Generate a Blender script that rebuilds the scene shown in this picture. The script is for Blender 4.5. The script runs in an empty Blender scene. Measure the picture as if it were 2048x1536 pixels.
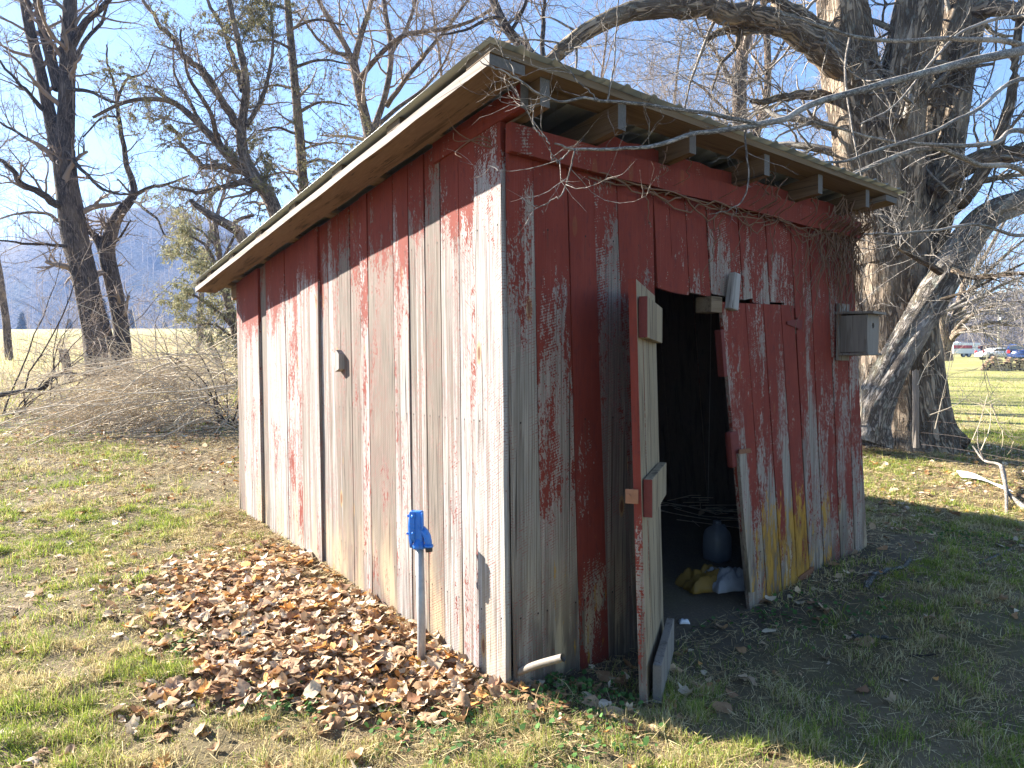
import bpy, bmesh, math, random
import numpy as np
from mathutils import Vector, Matrix, noise as mnoise

R = math.radians
rng = np.random.default_rng(7)
random.seed(7)

# ------------------------------------------------------------------ camera
F_PX, CAM_H, PITCH = 1361.0, 1.5, R(-1.0)      # pixels of the 2048 wide photograph
scene = bpy.context.scene
col = scene.collection
cam_data = bpy.data.cameras.new('camera')
cam = bpy.data.objects.new('camera', cam_data)
col.objects.link(cam)
cam.location = (0, 0, CAM_H)
cam.rotation_euler = (R(90) + PITCH, 0, 0)
cam_data.sensor_width = 36
cam_data.lens = 36 * F_PX / 2048
cam_data.clip_start = 0.05
cam_data.clip_end = 6000
scene.camera = cam

# ------------------------------------------------------------------ sky, sun, exposure
SUN_EL, SUN_AZ = 28.0, -66.0                    # azimuth from +Y, negative = towards -X
az = R(SUN_AZ)
sun_vec = Vector((math.sin(az) * math.cos(R(SUN_EL)), math.cos(az) * math.cos(R(SUN_EL)), math.sin(R(SUN_EL))))
world = bpy.data.worlds.new('World')
scene.world = world
world.use_nodes = True
wn = world.node_tree
wn.nodes.clear()
sky = wn.nodes.new('ShaderNodeTexSky')
sky.sky_type = 'NISHITA'
sky.sun_disc = False
sky.sun_elevation = R(SUN_EL)
sky.sun_rotation = az
sky.air_density = 1.0
sky.dust_density = 0.25
sky.ozone_density = 4.0
wbg = wn.nodes.new('ShaderNodeBackground')
wbg.inputs['Strength'].default_value = 0.055
wout = wn.nodes.new('ShaderNodeOutputWorld')
wn.links.new(sky.outputs[0], wbg.inputs[0])
wn.links.new(wbg.outputs[0], wout.inputs[0])

sun_data = bpy.data.lights.new('sun', 'SUN')
sun_data.energy = 5.0
sun_data.angle = R(0.5)
sun_data.color = (1.0, 0.94, 0.84)
sun = bpy.data.objects.new('sun', sun_data)
col.objects.link(sun)
sun.rotation_euler = sun_vec.to_track_quat('Z', 'Y').to_euler()
sun.location = (-20, 12, 20)

vs = scene.view_settings
vs.view_transform = 'Standard'
vs.look = 'None'
vs.gamma = 1.0
vs.use_curve_mapping = False
vs.exposure = 2.45
scene.render.engine = 'CYCLES'
scene.cycles.use_denoising = True
scene.cycles.max_bounces = 5
scene.cycles.diffuse_bounces = 3
scene.cycles.transparent_max_bounces = 8
scene.cycles.volume_bounces = 0
scene.cycles.caustics_reflective = False
scene.cycles.caustics_refractive = False

# ------------------------------------------------------------------ geometry helpers
CP, SP = math.cos(PITCH), math.sin(PITCH)


def ray(px, py):
    x = (px - 1024) / F_PX
    y = -(py - 768) / F_PX
    return np.array([x, CP - y * SP, SP + y * CP])


def at(px, py, Y):
    """world point seen at a photograph pixel, at depth Y"""
    d = ray(px, py)
    return np.array([0, 0, CAM_H]) + d * (Y / d[1])


U = np.array([0.78832398, 0.61526035, 0.0])      # along the door face of the shed
V = np.array([-0.61526035, 0.78832398, 0.0])     # along the left wall, towards the back
A0 = np.array([0.0, 3.35, 0.0])                  # near corner of the shed at its foot
SHED_W, SHED_D = 3.72, 4.40
SHED_YAW = math.atan2(U[1], U[0])


def shed_pt(u, v, w):
    return A0 + U * u + V * v + np.array([0, 0, w])


def hash2(ix, iy, s):
    h = np.sin(ix * 127.1 + iy * 311.7 + s * 74.7) * 43758.5453
    return h - np.floor(h)


def vnoise(x, y, s=0.0):
    x = np.asarray(x, float); y = np.asarray(y, float)
    ix, iy = np.floor(x), np.floor(y)
    fx, fy = x - ix, y - iy
    fx = fx * fx * (3 - 2 * fx); fy = fy * fy * (3 - 2 * fy)
    a, b = hash2(ix, iy, s), hash2(ix + 1, iy, s)
    c, d = hash2(ix, iy + 1, s), hash2(ix + 1, iy + 1, s)
    return (a * (1 - fx) + b * fx) * (1 - fy) + (c * (1 - fx) + d * fx) * fy


def fbm(x, y, s=0.0, o=3):
    t, a, n = 0.0, 0.5, 0.0
    for i in range(o):
        t = t + a * vnoise(np.asarray(x) * 2 ** i, np.asarray(y) * 2 ** i, s + i * 13)
        n += a
        a *= 0.5
    return t / n


def sstep(a, b, x):
    t = np.clip((np.asarray(x, float) - a) / (b - a), 0, 1)
    return t * t * (3 - 2 * t)


def softplus(x, k):
    return k * np.log1p(np.exp(np.clip(x / k, -40, 40)))


def ground_z(x, y):
    x = np.asarray(x, float); y = np.asarray(y, float)
    s = 0.082 - 0.040 * sstep(-3, 9, x)
    z = -0.07 + 0.07 * sstep(2.6, 5.2, y)
    yy = np.minimum(y, 110.0)
    z = z + s * np.where(yy - 5.6 > 20, yy - 5.6, softplus(yy - 5.6, 0.9))
    z = z + 0.010 * np.maximum(y - 110, 0)
    z = z - 0.13 * np.exp(-((x - 1.45) ** 2 + (y - 3.95) ** 2) / 1.1)
    z = z - 0.03 * np.exp(-((x + 0.6) ** 2 + (y - 3.4) ** 2) / 0.5)
    near = np.exp(-((y - 5) / 14.0) ** 2)
    z = z + 0.05 * (fbm(x * 0.9, y * 0.9, 3) - 0.5) * near
    z = z + 0.025 * (vnoise(x * 6, y * 6, 9) - 0.5) * near
    z = z + 0.6 * (fbm(x * 0.05, y * 0.05, 5) - 0.5) * sstep(20, 60, y)
    return z


def gz(x, y):
    return float(ground_z(x, y))


def on_ground(px, py):
    d = ray(px, py)
    t = 1.0
    prev = 0.5
    while t < 400:
        p = np.array([0, 0, CAM_H]) + d * t
        if p[2] < gz(p[0], p[1]):
            lo, hi = prev, t
            for _ in range(24):
                m = (lo + hi) / 2
                p = np.array([0, 0, CAM_H]) + d * m
                if p[2] < gz(p[0], p[1]):
                    hi = m
                else:
                    lo = m
            return p
        prev = t
        t *= 1.03
    return p


def np_mesh(name, Vs, Fs, smooth=False, attrs=None):
    """mesh from numpy arrays; Fs (m,k) with one k; attrs: name -> (type, data)"""
    me = bpy.data.meshes.new(name)
    Vs = np.ascontiguousarray(Vs, dtype=np.float32)
    Fs = np.ascontiguousarray(Fs, dtype=np.int32)
    me.vertices.add(len(Vs))
    me.vertices.foreach_set('co', Vs.ravel())
    m, k = Fs.shape
    me.loops.add(m * k)
    me.loops.foreach_set('vertex_index', Fs.ravel())
    me.polygons.add(m)
    me.polygons.foreach_set('loop_start', np.arange(0, m * k, k, dtype=np.int32))
    if smooth:
        me.polygons.foreach_set('use_smooth', np.ones(m, dtype=bool))
    me.update(calc_edges=True)
    for an, (ty, data) in (attrs or {}).items():
        a = me.attributes.new(an, ty, 'POINT')
        data = np.ascontiguousarray(data, dtype=np.float32)
        a.data.foreach_set({'FLOAT': 'value', 'FLOAT_VECTOR': 'vector', 'FLOAT_COLOR': 'color'}[ty], data.ravel())
    return me


def link(name, me, mat=None, parent=None):
    o = bpy.data.objects.new(name, me)
    col.objects.link(o)
    if mat is not None and len(me.materials) == 0:
        me.materials.append(mat)
    if parent is not None:
        o.parent = parent
    return o


def tag(o, label=None, cat=None, group=None, kind=None):
    if label: o['label'] = label
    if cat: o['category'] = cat
    if group: o['group'] = group
    if kind: o['kind'] = kind
    return o


def empty(name, loc=(0, 0, 0), rz=0.0):
    o = bpy.data.objects.new(name, None)
    col.objects.link(o)
    o.location = loc
    o.rotation_euler = (0, 0, rz)
    o.empty_display_size = 0.1
    return o


class MB:
    """small mesh collector: boxes, tubes, lathes"""
    def __init__(s):
        s.bm = bmesh.new()

    def box(s, c, size, rot=None, bevel=0.0, taper=None):
        m = Matrix.Translation(Vector(c))
        if rot is not None:
            m = m @ (rot.to_4x4() if hasattr(rot, 'to_4x4') else rot)
        b = bmesh.new()
        bmesh.ops.create_cube(b, size=1.0)
        for v in b.verts:
            v.co = Vector((v.co.x * size[0], v.co.y * size[1], v.co.z * size[2]))
            if taper and v.co.z > 0:
                v.co.x *= taper[0]; v.co.y *= taper[1]
        if bevel > 0:
            bmesh.ops.bevel(b, geom=b.edges[:], offset=bevel, segments=2, affect='EDGES', profile=0.6)
        b.transform(m)
        s.merge(b)
        return s

    def merge(s, b):
        me = bpy.data.meshes.new('tmp')
        b.to_mesh(me)
        b.free()
        s.bm.from_mesh(me)
        bpy.data.meshes.remove(me)

    def tube(s, pts, rad, sides=10, cap=True):
        pts = [Vector(p) for p in pts]
        n = len(pts)
        if not hasattr(rad, '__len__'):
            rad = [rad] * n
        rings = []
        prev_a = None
        for i, p in enumerate(pts):
            t = (pts[min(i + 1, n - 1)] - pts[max(i - 1, 0)]).normalized()
            if prev_a is None:
                ref = Vector((0, 0, 1)) if abs(t.z) < 0.9 else Vector((1, 0, 0))
                a = t.cross(ref).normalized()
            else:
                a = (prev_a - t * prev_a.dot(t)).normalized()
            prev_a = a
            b = t.cross(a)
            rings.append([s.bm.verts.new(p + (a * math.cos(2 * math.pi * k / sides) + b * math.sin(2 * math.pi * k / sides)) * rad[i]) for k in range(sides)])
        for i in range(n - 1):
            for k in range(sides):
                f = s.bm.faces.new((rings[i][k], rings[i][(k + 1) % sides], rings[i + 1][(k + 1) % sides], rings[i + 1][k]))
                f.smooth = True
        if cap:
            s.bm.faces.new(rings[0][::-1])
            s.bm.faces.new(rings[-1])
        return s

    def quad(s, *ps):
        s.bm.faces.new([s.bm.verts.new(Vector(p)) for p in ps])
        return s

    def prism(s, poly, axis_from, axis_to):
        """poly of (x,z) extruded along y from..to"""
        a = [s.bm.verts.new((x, axis_from, z)) for x, z in poly]
        b = [s.bm.verts.new((x, axis_to, z)) for x, z in poly]
        s.bm.faces.new(a)
        s.bm.faces.new(b[::-1])
        n = len(poly)
        for i in range(n):
            s.bm.faces.new((a[i], b[i], b[(i + 1) % n], a[(i + 1) % n]))
        return s

    def build(s, name, mat, parent=None, smooth=False):
        bmesh.ops.recalc_face_normals(s.bm, faces=s.bm.faces[:])
        me = bpy.data.meshes.new(name)
        s.bm.to_mesh(me)
        s.bm.free()
        if smooth:
            me.polygons.foreach_set('use_smooth', np.ones(len(me.polygons), dtype=bool))
        return link(name, me, mat, parent)


# ------------------------------------------------------------------ tubes in bulk (branches)
def catmull(pts, n):
    pts = np.asarray(pts, float)
    if len(pts) == 2:
        t = np.linspace(0, 1, n)[:, None]
        return pts[0] * (1 - t) + pts[1] * t
    P = np.vstack([2 * pts[0] - pts[1], pts, 2 * pts[-1] - pts[-2]])
    seg = len(pts) - 1
    out = []
    for q in np.linspace(0, seg - 1e-6, n):
        i = int(q); t = q - i
        p0, p1, p2, p3 = P[i], P[i + 1], P[i + 2], P[i + 3]
        out.append(0.5 * ((2 * p1) + (-p0 + p2) * t + (2 * p0 - 5 * p1 + 4 * p2 - p3) * t * t + (-p0 + 3 * p1 - 3 * p2 + p3) * t ** 3))
    return np.array(out)


def unit(a):
    return a / np.maximum(np.linalg.norm(a, axis=-1, keepdims=True), 1e-9)


class Tubes:
    def __init__(s):
        s.V, s.F, s.B, s.n = [], [], [], 0

    def batch(s, pts, rad, sides=3, ridge=0.0, seed=0):
        """pts (M,N,3), rad (M,N)"""
        M, N, _ = pts.shape
        t = np.gradient(pts, axis=1)
        t = unit(t)
        ref = np.where(np.abs(t[:, :1, 2:3]) < 0.9, np.array([0, 0, 1.0]), np.array([1.0, 0, 0]))
        ref = np.broadcast_to(ref, t.shape)
        a = unit(np.cross(t, ref))
        b = np.cross(t, a)
        th = np.arange(sides) / sides * 2 * math.pi
        cs, sn = np.cos(th), np.sin(th)
        dirs = a[:, :, None, :] * cs[None, None, :, None] + b[:, :, None, :] * sn[None, None, :, None]
        rr = np.broadcast_to(rad[:, :, None], (M, N, sides)).copy()
        ln = np.concatenate([np.zeros((M, 1)), np.cumsum(np.linalg.norm(np.diff(pts, axis=1), axis=2), axis=1)], axis=1)
        if ridge > 0:
            for m in range(M):
                L = np.broadcast_to(ln[m][:, None], (N, sides))
                T = np.broadcast_to(th[None, :], (N, sides))
                r0 = rad[m][:, None]
                w = vnoise(np.cos(T) * 2 + 7, np.sin(T) * 2 + L * 0.7 + m, seed) - 0.5
                rg = np.abs(vnoise((np.cos(T) * r0 * 18) + 31, (np.sin(T) * r0 * 18) + L * 1.6 + 3 * m, seed + 4) - 0.5)
                fine = np.abs(vnoise((np.cos(T) * r0 * 46) + 11, (np.sin(T) * r0 * 46) + L * 4.0 + 5 * m, seed + 8) - 0.5)
                rr[m] *= 1 + ridge * (0.55 * w)
                rr[m] += ridge * 0.16 * np.minimum(r0, 0.4) * (0.35 - rg * 1.6) + ridge * 0.10 * np.minimum(r0, 0.4) * (0.25 - fine)
        Vv = pts[:, :, None, :] + dirs * rr[..., None]
        bk = np.stack([np.broadcast_to(rad[:, :, None] * cs, (M, N, sides)), np.broadcast_to(rad[:, :, None] * sn, (M, N, sides)),
                       np.broadcast_to(ln[:, :, None], (M, N, sides)) + (np.arange(M) * 1.7)[:, None, None]], axis=-1)
        idx = s.n + np.arange(M * N * sides).reshape(M, N, sides)
        nx = np.roll(idx, -1, axis=2)
        f = np.stack([idx[:, :-1], nx[:, :-1], nx[:, 1:], idx[:, 1:]], axis=-1).reshape(-1, 4)
        s.V.append(Vv.reshape(-1, 3)); s.F.append(f); s.B.append(bk.reshape(-1, 3))
        s.n += M * N * sides

    def one(s, pts, r, sides=8, ridge=0.0, seed=0):
        s.batch(np.asarray(pts)[None], np.asarray(r)[None], sides, ridge, seed)

    def count(s):
        return sum(len(f) for f in s.F)

    def build(s, name, mat, parent=None, smooth=True):
        me = np_mesh(name, np.concatenate(s.V), np.concatenate(s.F), smooth, {'bk': ('FLOAT_VECTOR', np.concatenate(s.B))})
        o = link(name, me, mat, parent)
        if parent is not None and parent.type == 'EMPTY':
            # vertices are in world space: keep them there under the parent
            o.matrix_parent_inverse = parent_inv(parent)
        return o


def parent_inv(p):
    m = Matrix.Translation(p.location) @ p.rotation_euler.to_matrix().to_4x4()
    return m.inverted()


def children(pts, rad, k, t0, t1, ang, ang_j, L, L_j, n, wob, trop, rs=0.6, r_end=0.25, rg=None, up=0.0, rmin=0.0):
    """grow k side shoots on each of the M polylines; returns pts (M*k, n, 3) and radii"""
    rg = rg or rng
    M, N, _ = pts.shape
    t = rg.uniform(t0, t1, (M, k)) * (N - 1)
    i = np.clip(t.astype(int), 0, N - 2)
    f = (t - i)[..., None]
    mi = np.arange(M)[:, None]
    p = pts[mi, i] * (1 - f) + pts[mi, i + 1] * f
    r = rad[mi, i] * (1 - f[..., 0]) + rad[mi, i + 1] * f[..., 0]
    tg = unit(pts[mi, i + 1] - pts[mi, i])
    rv = rg.normal(size=(M, k, 3))
    rv[..., 2] += up
    perp = unit(rv - tg * (rv * tg).sum(-1, keepdims=True))
    an = np.radians(ang + rg.normal(size=(M, k, 1)) * ang_j)
    d = unit(tg * np.cos(an) + perp * np.sin(an))
    le = L * (1 + L_j * rg.normal(size=(M, k)))
    le = np.clip(le, 0.25 * L, 2.2 * L) * (1.15 - 0.5 * (t / (N - 1)))
    p = p.reshape(-1, 3); d = d.reshape(-1, 3); le = le.reshape(-1); r = r.reshape(-1)
    out = np.empty((len(p), n, 3))
    out[:, 0] = p
    for j in range(1, n):
        d = unit(d + rg.normal(size=d.shape) * wob + np.array(trop))
        out[:, j] = out[:, j - 1] + d * (le / (n - 1))[:, None]
    r0 = np.maximum(r * rs, rmin)
    rr = r0[:, None] * np.linspace(1, r_end, n)[None, :]
    return out, rr


def in_view(pts, m=0.25):
    """keep shoots whose middle can be near the picture"""
    q = pts[:, pts.shape[1] // 2]
    x = q[:, 0] / np.maximum(q[:, 1], 0.2)
    z = (q[:, 2] - CAM_H) / np.maximum(q[:, 1], 0.2)
    return (np.abs(x) < 0.75 + m) & (z < 0.56 + m) & (q[:, 1] > 0.4)


def limb(px_pts, n=24):
    """[(px, py, depth, width px)] -> smooth points and radii"""
    P = np.array([at(a, b, c) for a, b, c, w in px_pts])
    rr = np.array([w / 2 / F_PX * c for a, b, c, w in px_pts])
    pts = catmull(P, n)
    r = np.interp(np.linspace(0, 1, n), np.linspace(0, 1, len(rr)), rr)
    return pts, r


# ------------------------------------------------------------------ materials
class Mat:
    def __init__(s, name, rough=0.8, metallic=0.0):
        s.m = bpy.data.materials.new(name)
        s.m.use_nodes = True
        s.t = s.m.node_tree
        s.t.nodes.clear()
        s.out = s.t.nodes.new('ShaderNodeOutputMaterial')
        s.b = s.t.nodes.new('ShaderNodeBsdfPrincipled')
        s.b.inputs['Roughness'].default_value = rough
        s.b.inputs['Metallic'].default_value = metallic
        s.b.inputs['Specular IOR Level'].default_value = 0.25
        s.t.links.new(s.b.outputs[0], s.out.inputs[0])

    def n(s, ty, **kw):
        nd = s.t.nodes.new('ShaderNode' + ty)
        for k, v in kw.items():
            setattr(nd, k, v)
        return nd

    def put(s, sock, v):
        if isinstance(v, bpy.types.NodeSocket):
            s.t.links.new(v, sock)
        elif v is not None:
            if isinstance(v, (tuple, list)) and sock.type == 'RGBA' and len(v) == 3:
                v = (*v, 1)
            sock.default_value = v

    def math(s, op, a, b=None, c=None, clamp=False):
        nd = s.n('Math', operation=op, use_clamp=clamp)
        for i, v in enumerate((a, b, c)):
            s.put(nd.inputs[i], v)
        return nd.outputs[0]

    def vec(s, op, a, b):
        nd = s.n('VectorMath', operation=op)
        s.put(nd.inputs[0], a); s.put(nd.inputs[1], b)
        return nd.outputs[0]

    def noise(s, v, scale=(1, 1, 1), detail=3, rough=0.55, dist=0.0):
        nd = s.n('TexNoise')
        s.put(nd.inputs['Vector'], s.vec('MULTIPLY', v, tuple(scale)))
        nd.inputs['Scale'].default_value = 1.0
        nd.inputs['Detail'].default_value = detail
        nd.inputs['Roughness'].default_value = rough
        nd.inputs['Distortion'].default_value = dist
        return nd.outputs[0]

    def rng(s, v, a, b, lo=0.0, hi=1.0, smooth=True):
        nd = s.n('MapRange', interpolation_type='SMOOTHSTEP' if smooth else 'LINEAR')
        s.put(nd.inputs['Value'], v)
        for k, x in (('From Min', a), ('From Max', b), ('To Min', lo), ('To Max', hi)):
            s.put(nd.inputs[k], x)
        return nd.outputs[0]

    def mix(s, f, a, b, blend='MIX'):
        nd = s.n('Mix', data_type='RGBA', blend_type=blend)
        s.put(nd.inputs[0], f); s.put(nd.inputs[6], a); s.put(nd.inputs[7], b)
        return nd.outputs[2]

    def coord(s, which='Object'):
        return s.n('TexCoord').outputs[which]

    def attr(s, name, ty='OBJECT', out='Fac'):
        nd = s.n('Attribute', attribute_type=ty, attribute_name=name)
        return nd.outputs[out]

    def rand(s):
        return s.n('ObjectInfo').outputs['Random']

    def xyz(s, v):
        return s.n('SeparateXYZ'), v

    def sep(s, v):
        nd = s.n('SeparateXYZ')
        s.put(nd.inputs[0], v)
        return nd.outputs

    def comb(s, x, y, z):
        nd = s.n('CombineXYZ')
        for i, v in enumerate((x, y, z)):
            s.put(nd.inputs[i], v)
        return nd.outputs[0]

    def color(s, c):
        s.put(s.b.inputs['Base Color'], c)
        return s

    def bump(s, h, strength=0.5, dist=0.01):
        nd = s.n('Bump')
        nd.inputs['Strength'].default_value = strength
        nd.inputs['Distance'].default_value = dist
        s.put(nd.inputs['Height'], h)
        s.put(s.b.inputs['Normal'], nd.outputs[0])
        return s

    def translucent(s, colour, f=0.35):
        tr = s.n('BsdfTranslucent')
        s.put(tr.inputs['Color'], colour)
        mx = s.n('MixShader')
        mx.inputs[0].default_value = f
        s.t.links.new(s.b.outputs[0], mx.inputs[1])
        s.t.links.new(tr.outputs[0], mx.inputs[2])
        s.t.links.new(mx.outputs[0], s.out.inputs[0])
        return s


M = {}


def painted_plank():
    """flaking red paint on sawn weathered board; each board carries its own wear as properties"""
    k = Mat('painted_plank', 0.86)
    co = k.coord('Object')
    seed = k.attr('seed')
    v = k.vec('ADD', co, k.comb(k.math('MULTIPLY', seed, 7.31), 0.0, k.math('MULTIPLY', seed, 3.17)))
    sx, sy, z = k.sep(co)[0:3]
    vx, vy, vz = k.sep(v)[0:3]
    # sawn marks: arcs from the mill blade, slanted
    slant = k.math('SUBTRACT', k.math('MULTIPLY', k.attr('slant'), vx), vz)
    wv = k.n('TexWave', wave_type='BANDS', bands_direction='X', wave_profile='SIN')
    k.put(wv.inputs['Vector'], k.comb(slant, 0.0, 0.0))
    wv.inputs['Scale'].default_value = 21.0
    wv.inputs['Distortion'].default_value = 3.4
    wv.inputs['Detail'].default_value = 3.0
    wv.inputs['Detail Scale'].default_value = 2.5
    saw = wv.outputs['Fac']
    streak = k.noise(v, (15, 15, 0.55), 3, 0.6)
    blotch = k.noise(v, (6.5, 6.5, 1.7), 5, 0.62)
    vr = k.comb(k.math('ADD', vx, k.math('MULTIPLY', vz, 0.25)), vy, slant)
    fine = k.noise(vr, (120, 120, 70), 4, 0.72)
    flake = k.noise(v, (46, 46, 14), 5, 0.72)
    paint, grad, zc = k.attr('paint'), k.attr('grad'), k.attr('zc')
    cov = k.math('ADD', paint, k.math('MULTIPLY', grad, k.math('SUBTRACT', z, zc)))
    topz = k.attr('topz')
    dtop = k.math('SUBTRACT', topz, z)
    cov = k.math('ADD', cov, k.rng(dtop, 0.02, 0.70, 0.72, 0.0))
    cov = k.math('MINIMUM', k.math('MAXIMUM', cov, -0.35), 1.35)
    speck = k.noise(vr, (105, 105, 46), 3, 0.65)
    m = k.math('MULTIPLY_ADD', k.math('SUBTRACT', streak, 0.5), 0.75, cov)
    m = k.math('MULTIPLY_ADD', k.math('SUBTRACT', blotch, 0.5), 2.1, m)
    m = k.math('MULTIPLY_ADD', k.math('SUBTRACT', flake, 0.5), 1.35, m)
    m = k.math('MULTIPLY_ADD', k.math('SUBTRACT', speck, 0.5), 1.0, m)
    m = k.math('MULTIPLY_ADD', k.math('SUBTRACT', fine, 0.5), 0.95, m)
    m = k.math('MULTIPLY_ADD', k.math('SUBTRACT', saw, 0.5), k.rng(k.noise(v, (3, 3, 1.5), 2), 0.45, 0.62, 0.0, 0.28), m)
    mask = k.rng(m, 0.47, 0.53)
    # wood
    grain = k.noise(v, (170, 170, 2.2), 4, 0.65)
    g2 = k.noise(v, (28, 28, 0.35), 3, 0.6)
    gsh = k.rng(grain, 0.28, 0.66, 0.0, 1.0, False)
    grey = k.attr('grey')
    bl = k.attr('bleach')
    w1 = k.mix(bl, k.mix(gsh, (0.105, 0.085, 0.064), (0.355, 0.310, 0.255)), k.mix(gsh, (0.125, 0.105, 0.090), (0.45, 0.43, 0.41)))
    w2 = k.mix(gsh, (0.05, 0.040, 0.031), (0.235, 0.195, 0.16))
    gm = k.rng(k.math('ADD', g2, k.math('MULTIPLY', k.math('SUBTRACT', grey, 0.5), 0.5)), 0.47, 0.66)
    wood = k.mix(gm, w1, w2)
    thin = k.rng(k.noise(v, (55, 55, 0.22), 2, 0.5), 0.53, 0.64, 0.0, 0.72)
    wood = k.mix(thin, wood, w2)
    pinkm = k.math('MULTIPLY', k.rng(m, 0.12, 0.46), k.rng(fine, 0.40, 0.62, 0.0, 0.5))
    wood = k.mix(pinkm, wood, (0.36, 0.19, 0.18))
    cream = k.math('MULTIPLY', k.rng(z, 0.75, 0.05), k.rng(k.noise(v, (7, 7, 1.2), 3), 0.42, 0.66, 0.0, 0.8))
    wood = k.mix(cream, wood, (0.44, 0.34, 0.205))
    grime = k.math('MULTIPLY', k.rng(z, 0.75, -0.05), k.rng(k.noise(v, (18, 18, 2.0), 4, 0.65), 0.38, 0.60, 0.0, 0.85))
    wood = k.mix(k.math('MULTIPLY', grime, k.math('SUBTRACT', 1.0, k.math('MULTIPLY', bl, 0.75))), wood, (0.085, 0.068, 0.050))
    # saw relief in the colour of bare wood (dirt in the kerfs)
    kerf = k.math('MULTIPLY', k.rng(saw, 0.34, 0.16), k.rng(speck, 0.46, 0.56))
    kerf = k.math('MULTIPLY', kerf, k.rng(k.noise(v, (7, 7, 2.5), 3), 0.40, 0.62, 0.0, 0.85))
    wood = k.mix(kerf, wood, k.mix(blotch, (0.26, 0.05, 0.045), (0.16, 0.085, 0.07)))
    # checks (drying cracks)
    crack = k.rng(k.noise(v, (75, 75, 0.75), 2, 0.5), 0.665, 0.70)
    wood = k.mix(k.math('MULTIPLY', crack, 0.85), wood, (0.035, 0.028, 0.022))
    # red paint
    rn = k.noise(v, (9, 9, 3), 4, 0.6)
    red = k.mix(rn, (0.125, 0.020, 0.012), (0.235, 0.042, 0.025))
    red = k.mix(k.rng(k.noise(v, (40, 40, 12), 4, 0.7), 0.52, 0.66, 0.0, 0.5), red, (0.085, 0.022, 0.02))
    red = k.mix(k.rng(grain, 0.52, 0.72, 0.0, 0.35), red, (0.27, 0.075, 0.055))
    c = k.mix(mask, wood, red)
    # knots
    vo = k.n('TexVoronoi', feature='F1', distance='EUCLIDEAN')
    k.put(vo.inputs['Vector'], k.vec('MULTIPLY', v, (5.0, 5.0, 1.6)))
    vo.inputs['Scale'].default_value = 1.0
    kd = vo.outputs['Distance']
    kf = k.math('SUBTRACT', 1.0, k.math('MULTIPLY', mask, 0.8))
    c = k.mix(k.math('MULTIPLY', kf, k.rng(kd, 0.115, 0.085, 0.0, 0.6)), c, (0.36, 0.21, 0.07))
    c = k.mix(k.math('MULTIPLY', kf, k.rng(kd, 0.07, 0.05, 0.0, 0.8)), c, (0.12, 0.04, 0.025))
    # nails in rows, with rust runs below
    pw = k.attr('pw')
    fz = k.math('SUBTRACT', k.math('FRACT', k.math('ADD', k.math('DIVIDE', k.math('SUBTRACT', z, 0.28), 0.97), 0.5)), 0.5)
    dz = k.math('MULTIPLY', fz, 0.97)
    dx = k.math('MINIMUM', k.math('ABSOLUTE', k.math('SUBTRACT', sx, 0.028)), k.math('ABSOLUTE', k.math('SUBTRACT', k.math('SUBTRACT', pw, 0.03), sx)))
    nd = k.math('SQRT', k.math('ADD', k.math('MULTIPLY', dx, dx), k.math('MULTIPLY', dz, dz)))
    run = k.math('MULTIPLY', k.rng(dx, 0.009, 0.002), k.math('MULTIPLY', k.rng(dz, -0.20, -0.02), k.rng(dz, 0.004, -0.004)))
    c = k.mix(k.math('MULTIPLY', run, k.rng(flake, 0.35, 0.6, 0.1, 0.6)), c, (0.085, 0.04, 0.025))
    c = k.mix(k.rng(nd, 0.0062, 0.0040), c, (0.025, 0.018, 0.015))
    # yellow lichen
    li = k.attr('lichen')
    ln = k.noise(v, (24, 24, 5), 5, 0.7)
    lm = k.math('MULTIPLY', k.rng(z, 1.05, 0.30), li)
    lm = k.rng(k.math('ADD', ln, k.math('MULTIPLY', k.math('SUBTRACT', lm, 1.0), 0.40)), 0.37, 0.48, 0.0, 0.9)
    lic = k.math('MULTIPLY', lm, k.math('MINIMUM', k.math('MULTIPLY', li, 5.0), 1.0))
    c = k.mix(lic, c, k.mix(k.rng(ln, 0.35, 0.65), (0.12, 0.062, 0.010), (0.39, 0.205, 0.024)))
    k.color(c)
    h = k.math('ADD', k.math('MULTIPLY', grain, 0.7), k.math('MULTIPLY', k.math('MULTIPLY', saw, speck), 0.35))
    h = k.math('ADD', h, k.math('MULTIPLY', mask, 0.35))
    h = k.math('SUBTRACT', h, k.math('MULTIPLY', crack, 1.3))
    k.bump(h, 0.7, 0.003)
    return k.m


def wood_mat(name, dark, light, stain=(0.03, 0.024, 0.02), stain_amt=0.6, axis=2, rough=0.85, gs=1.0):
    k = Mat(name, rough)
    co = k.coord('Object')
    v = k.vec('ADD', co, k.comb(k.math('MULTIPLY', k.rand(), 9.0), k.math('MULTIPLY', k.rand(), 5.0), k.math('MULTIPLY', k.rand(), 13.0)))
    sc = [120 * gs] * 3
    sc[axis] = 2.0
    s2 = [16] * 3
    s2[axis] = 1.2
    grain = k.noise(v, sc, 4, 0.65)
    big = k.noise(v, s2, 4, 0.6, 0.4)
    c = k.mix(grain, dark, light)
    c = k.mix(k.rng(big, 0.50, 0.68, 0.0, stain_amt), c, stain)
    s3 = [60] * 3
    s3[axis] = 0.8
    crack = k.rng(k.noise(v, s3, 2, 0.5), 0.66, 0.70)
    c = k.mix(k.math('MULTIPLY', crack, 0.8), c, (0.03, 0.024, 0.02))
    k.color(c)
    k.bump(k.math('SUBTRACT', grain, k.math('MULTIPLY', crack, 1.2)), 0.6, 0.004)
    return k.m


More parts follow.
